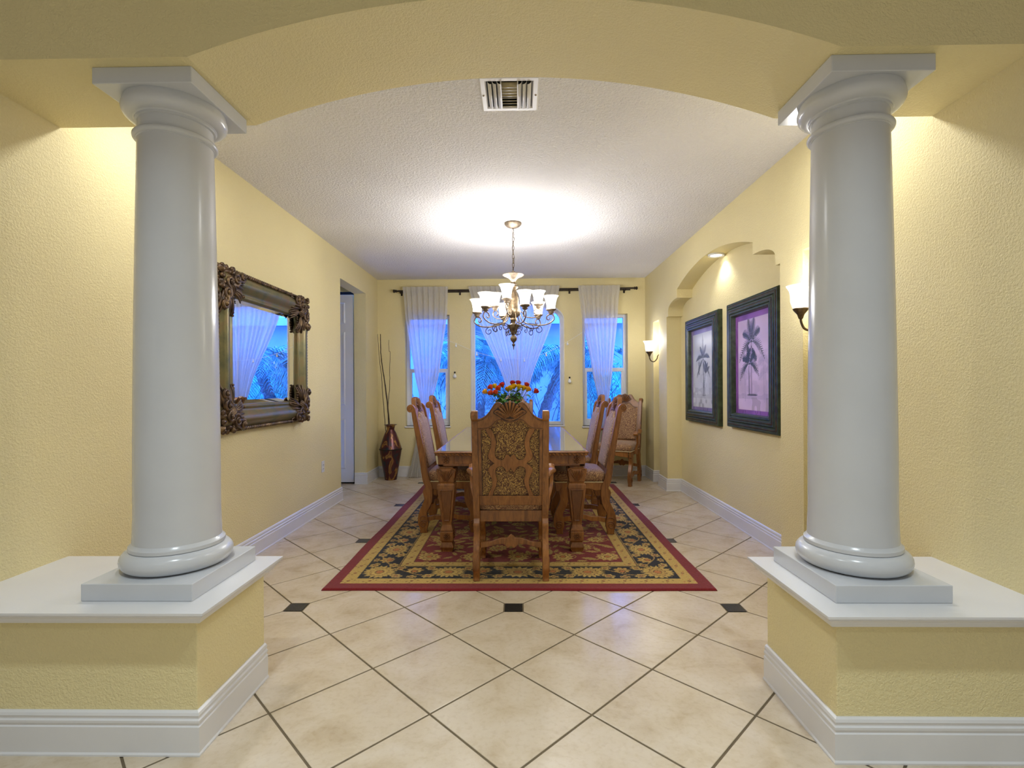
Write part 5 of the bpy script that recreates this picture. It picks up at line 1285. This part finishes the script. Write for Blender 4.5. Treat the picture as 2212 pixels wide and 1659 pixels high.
def print_frame(y0, y1, z0, z1, kind, lab):
    xf_ = NX - .055
    t = thing('framed_print', lab, 'picture', (NX, (y0 + y1) / 2, z0))
    oy_ = (y0 + y1) / 2
    FW = .135
    pf = [(0, 0), (0, .038), (.004, .044)]
    for k in range(5):
        s0 = .006 + k * .0245; hh = .048 + .004 * k - (.006 if k == 4 else 0)
        pf += [(s0 + .0005, hh - .007), (s0 + .004, hh), (s0 + .018, hh), (s0 + .0235, hh - .007)]
    pf += [(FW - .003, .03), (FW, .016)]
    def cn(k, s_):
        y = (y0 + s_, y1 - s_)[k in (1, 2)]; z = (z0 + s_, z1 - s_)[k in (2, 3)]; return y - oy_, z - z0
    for k in range(4):
        vs = []; fs = []
        for (s_, h) in pf:
            for kk in (k, (k + 1) % 4): y, z = cn(kk, s_); vs.append((-h, y, z))
        for i in range(len(pf) - 1): fs.append((2 * i, 2 * i + 1, 2 * i + 3, 2 * i + 2))
        o = fixnormals(MB().add(vs, fs).build('frame_rail', 'green_black_frame', t, smooth=25))
        rb = MB()      # rubbed-through reddish strips in the reeding grooves
        for q in (1, 3):
            s_ = .006 + q * .0245; a, b_ = cn(k, s_), cn((k + 1) % 4, s_); rb.tube([(-.044 - .004 * q, a[0], a[1]), (-.044 - .004 * q, b_[0], b_[1])], .0028, 4)
        rb.build('rubbed_edge', 'frame_rubbed', o)
    nu, nv = 170, 220
    a0, a1, b0, b1 = y0 + FW - .004, y1 - FW + .004, z0 + FW - .004, z1 - FW + .004
    uu, vv = np.meshgrid(np.linspace(0, 1, nu), np.linspace(0, 1, nv)); asp = (b1 - b0) / (a1 - a0)
    cols = print_cols(kind, uu, vv * asp, asp)
    co = np.stack([np.full_like(uu, -.018), a1 - oy_ - uu * (a1 - a0), b0 - z0 + vv * (b1 - b0)], -1).reshape(-1, 3)
    idx = np.arange(nu * nv).reshape(nv, nu); qd = np.stack([idx[:-1, :-1], idx[:-1, 1:], idx[1:, 1:], idx[1:, :-1]], -1).reshape(-1, 4)
    mesh_np('print_sheet', co, qd, cols.reshape(-1, 3), 'print_paper', t)
    MB().box(-.010, 0, y0 - oy_ + .02, y1 - oy_ - .02, .02, z1 - z0 - .02).build('backing', 'shadow_gap', t, smooth=0)
print_frame(4.905, 5.87, .885, 2.03, 1, 'framed grey print of a banana palm on the far side of the niche')
print_frame(3.77, 4.70, .905, 2.03, 2, 'framed lilac print of two palms on the near side of the niche')

# ================================================================== FLOOR VASE AND BRANCHES
FVX, FVY = -1.805, 6.975
t = thing('floor_vase', 'tall plum and gold metal floor vase in the far left corner', 'vase', (FVX, FVY, 0))
MB().lathe([(.004, .0), (.080, 0), (.083, .006), (.150, .405), (.154, .418)], 40).build('lower_body', 'plum_bronze', t, smooth=40)
MB().lathe([(.154, .418), (.158, .422), (.158, .430), (.152, .434)], 40).build('band', 'dark_iron', t, smooth=40)
MB().lathe([(.152, .434), (.105, .58), (.075, .655), (.054, .690), (.052, .705), (.060, .745), (.066, .757), (.088, .762), (.088, .768), (.060, .766), (.048, .74), (.044, .70)], 40, cap=False).build('upper_body', 'plum_bronze', t, smooth=40)
BR = [([(375, 1150), (362, 990), (352, 880), (345, 760), (330, 650), (324, 560), (317, 470)], .0055, -.02, 'thin dark branch in the floor vase, leftmost at its tip'),
      ([(400, 1150), (388, 980), (370, 830), (350, 690), (340, 600), (337, 470)], .0100, 0, 'thick dark branch in the floor vase, tallest of the middle pair'),
      ([(404, 1150), (392, 1000), (376, 860), (358, 750), (344, 660), (336, 510)], .0075, .03, 'dark branch in the floor vase right against the thick one'),
      ([(398, 1150), (393, 980), (404, 850), (404, 740), (407, 605), (399, 590), (397, 512)], .0048, -.01, 'crooked thin branch in the floor vase, rightmost')]
for pts, r_, dy, lab in BR:
    W3 = [at_y(FVY + dy * (i / len(pts)), 720 + p[0] / 3.317, 580 + p[1] / 3.317) for i, p in enumerate(pts)]
    W3 = [Vector((FVX + (W3[0].x - FVX) * .3, FVY, .30))] + W3; b0 = W3[0].copy(); P = cat([tuple(p - b0) for p in W3], 5); n = len(P)
    P = [p + Vector((random.uniform(-.002, .002), 0, 0)) for p in P]
    tag(MB().tube(P, [r_ * (1 - .5 * i / n) for i in range(n)], 7).build('branch', 'twig', None, loc=b0), lab, 'branch', 'branches in the floor vase')

# ================================================================== CURTAINS
RZ0, RZ1 = 2.652, 2.668
t = thing('curtain_rod', 'long dark double curtain rod across all three windows', 'curtain rod', (-.06, YB, 2.66))
def rodp(x, dy=0, dz=0): return (x + .06, -.095 + dy, (RZ0 + (RZ1 - RZ0) * (x + 1.75) / 3.4) - 2.66 + dz)
MB().tube([rodp(-1.74), rodp(1.62)], .0125, 12).build('rod', 'dark_iron', t); MB().tube([rodp(-1.70, .05, -.012), rodp(1.58, .05, -.012)], .008, 10).build('rear_rod', 'dark_iron', t)
for (x, s_) in ((-1.74, -1), (1.62, 1)):
    kn = MB().lathe([(.012, 0), (.020, .004), (.020, .016), (.013, .020), (.022, .030), (.024, .040), (.018, .050), (.004, .054)], 16); c_ = rodp(x); kn.xf(lambda p: Vector((c_[0] + s_ * p.z, c_[1] + p.x, c_[2] + p.y))); fixnormals(kn.build('finial', 'dark_iron', t, smooth=50))
for x in (-1.69, -.85, .72, 1.50):
    c_ = rodp(x); MB().box(c_[0] - .008, c_[0] + .008, c_[1] - .012, -.001, c_[2] - .03, c_[2] - .010).build('bracket', 'dark_iron', t, smooth=0, bevel=.002)
    MB().box(c_[0] - .013, c_[0] + .013, -.006, -.0005, c_[2] - .05, c_[2] + .02).build('bracket_plate', 'dark_iron', t, smooth=0)
def curtain(keys, npl, lab, seed, yoff=0.0):       # keys: (z, x0, x1, pleat depth)
    rr = random.Random(seed); nu, nv = npl * 10, 64; ph = [rr.uniform(-.5, .5) for _ in range(npl + 1)]
    vs = []; fs = []; zs = [keys[0][0] + (keys[-1][0] - keys[0][0]) * i / nv for i in range(nv + 1)]
    xc = (keys[0][1] + keys[0][2]) / 2; z0 = keys[-1][0]
    def interp(z):
        for a, b_ in zip(keys[:-1], keys[1:]):
            if a[0] >= z >= b_[0] - 1e-9:
                s_ = (a[0] - z) / (a[0] - b_[0]); s2 = s_ * s_ * (3 - 2 * s_) * .35 + s_ * .65; return [a[k] + (b_[k] - a[k]) * s2 for k in (1, 2, 3)]
        return list(keys[-1][1:])
    for i, z in enumerate(zs):
        x0, x1, dp = interp(z)
        for j in range(nu + 1):
            u = j / nu; k = u * npl; w_ = math.sin(2 * PI * k + ph[int(min(npl, k))] * 1.2 * math.sin(PI * (k % 1))) + .3 * math.sin(2 * PI * k * 2.3 + seed)
            x = x0 + (x1 - x0) * (u + .010 * math.sin(2 * PI * k)); head = 1.0 if z < keys[0][0] - .09 else .55
            vs.append((x - xc, -.115 + yoff - (.022 if z > keys[0][0] - .09 else .0) + dp * w_ * head, z - z0))
    for i in range(nv):
        for j in range(nu): fs.append((i * (nu + 1) + j, i * (nu + 1) + j + 1, (i + 1) * (nu + 1) + j + 1, (i + 1) * (nu + 1) + j))
    o = MB().add(vs, fs).build('sheer_curtain', 'sheer_linen', None, smooth=80, loc=(xc, YB, z0)); tag(o, lab, 'curtain', 'sheer curtains on the long rod'); return o
curtain([(2.705, -1.645, -1.005, .016), (2.33, -1.620, -1.02, .020), (1.53, -1.495, -1.13, .020), (1.02, -1.40, -1.25, .016), (.93, -1.395, -1.275, .014), (.55, -1.47, -1.30, .02), (.2, -1.545, -1.36, .025), (.012, -1.60, -1.36, .03)], 8, 'sheer white curtain gathered over the left window, its tail sweeping the floor', 1)
curtain([(2.705, -.717, -.03, .016), (2.33, -.62, -.03, .018), (1.29, -.195, -.01, .016), (.98, -.10, .0, .014), (.90, -.10, .0, .012), (.4, -.17, -.01, .02), (.012, -.20, .0, .02)], 8, 'left half of the sheer white curtain on the middle window', 2, .004)
curtain([(2.705, -.06, .570, .016), (2.33, -.05, .50, .018), (1.29, -.035, .137, .016), (.98, -.02, .07, .014), (.90, -.02, .07, .012), (.4, -.02, .12, .02), (.012, -.03, .15, .02)], 8, 'right half of the sheer white curtain on the middle window', 3, -.004)
curtain([(2.705, .829, 1.418, .016), (2.33, .87, 1.39, .020), (1.53, 1.02, 1.31, .020), (1.02, 1.12, 1.25, .016), (.93, 1.115, 1.215, .014), (.4, 1.02, 1.17, .02), (.012, .97, 1.16, .025)], 8, 'sheer white curtain gathered over the right window behind the corner armchair', 4)

# string of tiny clear lights strung across the windows
ls = thing('light_string', 'thin clear wire of small glass bulbs strung across the windows', 'string lights', (-.05, YB - .15, 1.7))
o0 = Vector((-.05, YB - .15, 1.7))
wp = [(955, 732), (985, 742), (1030, 761), (1082, 773), (1133, 774), (1180, 762), (1226, 738), (1262, 715)]
W3 = [at_y(YB - .15, *p) - o0 for p in wp]
MB().tube(cat([tuple(p) for p in W3], 5), .0022, 5).build('wire', 'bulb_glass', ls)
for p in W3[1:-1]:
    MB().lathe([(.001, .006), (.006, .004), (.007, 0), (.004, -.012), (.010, -.024), (.014, -.036), (.010, -.048), (.001, -.052)], 12, c=p).build('bulb', 'bulb_glass', ls, smooth=60)
for i, (px, py, lab) in enumerate(((983, 806, 'small clear glass bulb on a dark hook between left and middle window'), (1230, 817, 'small clear glass bulb on a dark hook between middle and right window'))):
    p = at_y(YB, px, py); bt = thing('hanging_bulb', lab, 'bulb', tuple(p))
    MB().lathe([(.006, -.005), (.010, -.004), (.012, .012), (.010, .020), (.003, .022)], 14, c=(0, -.028, 0)).build('cap', 'dark_iron', bt, smooth=50); MB().box(-.003, .003, -.028, 0, .016, .021).build('hook', 'dark_iron', bt, smooth=0)
    MB().lathe([(.006, -.005), (.012, -.018), (.023, -.036), (.026, -.052), (.018, -.068), (.001, -.074)], 16, c=(0, -.028, 0)).build('globe', 'bulb_glass', bt, smooth=60)

# ================================================================== GARDEN OUTSIDE (dusk)
struct(MB().box(-9, 9, YB + .25, 14.5, -.20, -.12).build('ground_garden', 'lawn', smooth=0), 'dusky garden ground outside the windows', 'ground')
nh = thing('neighbour_house', 'pale house next door behind the palms, seen through the windows', 'building', (0, 12.2, -.12))
MB().box(-9, 9, 0, .3, 0, 2.95).build('house_wall', 'stucco_pale', nh, smooth=0)
MB().prism([(-.55, 2.92), (.3, 2.92), (1.8, 4.0), (1.8, 4.15), (-.60, 3.02)], 'x', -9, 9).build('eave', 'roof_tile', nh, smooth=0)
MB().box(-9, 9, -.62, -.55, 2.86, 3.04).build('fascia', 'stucco_pale', nh, smooth=0)
def hwin(x0, x1, z0, z1, louv):
    f = MB()
    for a in ((x0 - .06, x0, z0, z1), (x1, x1 + .06, z0, z1), (x0 - .06, x1 + .06, z0 - .06, z0), (x0 - .06, x1 + .06, z1, z1 + .06)): f.box(a[0], a[1], -.04, 0, a[2], a[3])
    o = f.build('window', 'stucco_pale', nh, smooth=0)
    MB().box(x0, x1, -.012, -.002, z0, z1).build('pane', 'shutter_pale' if not louv else 'glass_sheet', o, smooth=0)
    if louv:
        n = 13
        for k in range(n):
            z = z0 + (z1 - z0) * (k + .5) / n; MB().box(x0, x1, -.045, -.015, z - .02, z + .022).build('slat', 'stucco_pale', o, smooth=0)
hwin(-1.15, -.35, .55, 1.95, True); hwin(-3.3, -2.5, .9, 2.2, False); hwin(1.9, 2.8, 1.0, 2.3, False)
def frond_mb(L_, seed, droop):
    rr = random.Random(seed); mb = MB(); n = 34
    P = [Vector((L_ * s_ * (1 - .18 * s_), 0, L_ * (.42 * s_ - droop * s_ * s_))) for s_ in [i / n for i in range(n + 1)]]
    mb.tube(P, [.013 * (1 - .85 * i / n) for i in range(n + 1)], 5)
    for i in range(4, n + 1):
        t_ = (P[i] - P[i - 1]).normalized(); s_ = i / n; l_ = .42 * L_ * math.sin(PI * (s_ * .82 + .14)) * rr.uniform(.85, 1.1)
        for sg in (-1, 1):
            d = (t_ * .75 + Vector((0, sg * .75, -.25 + rr.uniform(-.1, .1)))).normalized(); a = P[i]; m_ = a + d * l_ * .5; e_ = a + d * l_ + Vector((0, 0, -.22 * l_)); w_ = t_ * .011
            mb.add([a - w_ * .6, a + w_ * .6, m_ - w_, m_ + w_, e_], [(0, 1, 3, 2), (2, 3, 4)])
    return mb
fronds = [frond_mb(1.35, k, dr) for k, dr in enumerate((.35, .62, .95, 1.25))]
frond_me = [None] * 4
def palm(base, top, lab, n=22, sc_=1.0, seed=0):
    rr = random.Random(seed); t = thing('palm_tree', lab, 'palm tree', tuple(base), 0, 'palms in the garden')
    d = Vector(top) - Vector(base); P = cat([(0, 0, 0), tuple(d * .5 + Vector((-.06 * (1 if d.x >= 0 else -1), 0, 0))), tuple(d)], 14); m_ = len(P)
    MB().tube(P, [.095 * (1 + .10 * ((i % 2) * 2 - 1)) * (1.15 - .2 * i / m_) for i in range(m_)], 12).build('trunk', 'palm_trunk', t, smooth=50)
    for k in range(n):
        q = (k * 3 + seed) % 4
        if frond_me[q] is None: o = fronds[q].build('frond', 'palm_leaf', t, smooth=0); frond_me[q] = o.data
        else: o = bpy.data.objects.new('frond', frond_me[q]); COL.objects.link(o); o.parent = t
        o.location = d; o.rotation_euler = (rr.uniform(-.3, .3), rr.uniform(-.35, .35), k * 2.399 + rr.uniform(-.2, .2)); s_ = sc_ * rr.uniform(.85, 1.1); o.scale = (s_, s_, s_)
palm((-.70, 9.4, -.12), (-.68, 9.4, 1.70), 'palm with an upright trunk left in the middle window', 24, 1.0, 1)
palm((.18, 9.0, -.12), (.86, 9.2, 1.85), 'palm with a leaning trunk right in the middle window', 24, 1.0, 2)
palm((-1.15, 9.7, -.12), (-1.0, 9.6, 2.0), 'palm whose fronds fill the left window', 20, 1.05, 3)
def shrub(x, y, h, n, lab, seed):
    rr = random.Random(seed); t = thing('shrub', lab, 'shrub', (x, y, -.12), 0, 'bare shrubs under the windows')
    br = MB(); lf = MB()
    for k in range(n):
        p = Vector((rr.uniform(-.08, .08), rr.uniform(-.08, .08), 0)); d = Vector((rr.uniform(-.45, .45), rr.uniform(-.3, .3), 1)).normalized(); P = [p.copy()]
        for i in range(7):
            d = (d + Vector((rr.uniform(-.25, .25), rr.uniform(-.2, .2), rr.uniform(-.05, .2)))).normalized(); p = p + d * h / 7 * rr.uniform(.8, 1.15); P.append(p.copy())
            if i > 1:
                e = Vector((rr.uniform(-1, 1), rr.uniform(-.6, .6), rr.uniform(.2, 1))).normalized(); tw = [p + e * h * .05 * q for q in range(5)]; br.tube(tw, [.004, .0035, .003, .0025, .002], 4)
                for q in range(5):
                    c_ = p + e * h * .05 * rr.uniform(.5, 4) ; u = Vector((rr.uniform(-1, 1), rr.uniform(-1, 1), rr.uniform(-1, 1))).normalized() * .022; w_ = u.orthogonal().normalized() * .011; lf.add([c_ - u, c_ + w_, c_ + u, c_ - w_], [(0, 1, 2, 3)])
        br.tube(P, [.013 * (1 - .75 * i / 7) for i in range(8)], 5)
    br.build('branches', 'shrub_branch', t, smooth=60); lf.build('foliage', 'shrub_leaf', t, smooth=0, kind='stuff')
for i, (x, y, h, n, lab) in enumerate(((-1.75, 8.3, 1.5, 6, 'sparse shrub low in the left window, left side'), (-1.25, 8.6, 1.3, 5, 'sparse shrub low in the left window, right side'), (-.95, 8.1, 1.1, 4, 'sparse shrub at the left edge of the middle window'), (.30, 8.4, 1.5, 6, 'sparse shrub right of centre in the middle window'), (.72, 8.2, 1.5, 6, 'sparse shrub at the right edge of the middle window'), (1.12, 8.5, 1.6, 6, 'sparse shrub low in the right window, left side'), (1.55, 8.3, 1.6, 7, 'sparse shrub low in the right window, middle'), (1.95, 8.6, 1.6, 6, 'sparse shrub low in the right window, right side'))):
    shrub(x, y, h, n, lab, 20 + i)
hg = thing('hedge', 'clipped leafy hedge beside the house next door in the right window', 'hedge', (2.3, 11.3, -.12))
MB().superbox(-1.0, 1.0, -.35, .35, 0, 1.75, .4, 24, 10).build('core', 'hedge_leaf', hg, smooth=60)
rr = random.Random(9); lf = MB()
for k in range(2600):
    u = Vector((rr.uniform(-1, 1), rr.uniform(-1, 1), rr.uniform(-1, 1))).normalized() * .04; w_ = u.orthogonal().normalized() * .02; c_ = Vector((rr.uniform(-1.05, 1.05), rr.uniform(-.40, .40), rr.uniform(.3, 1.95)))
    lf.add([c_ - u, c_ + w_, c_ + u, c_ - w_], [(0, 1, 2, 3)])
lf.build('foliage', 'hedge_leaf', hg, smooth=0, kind='stuff')
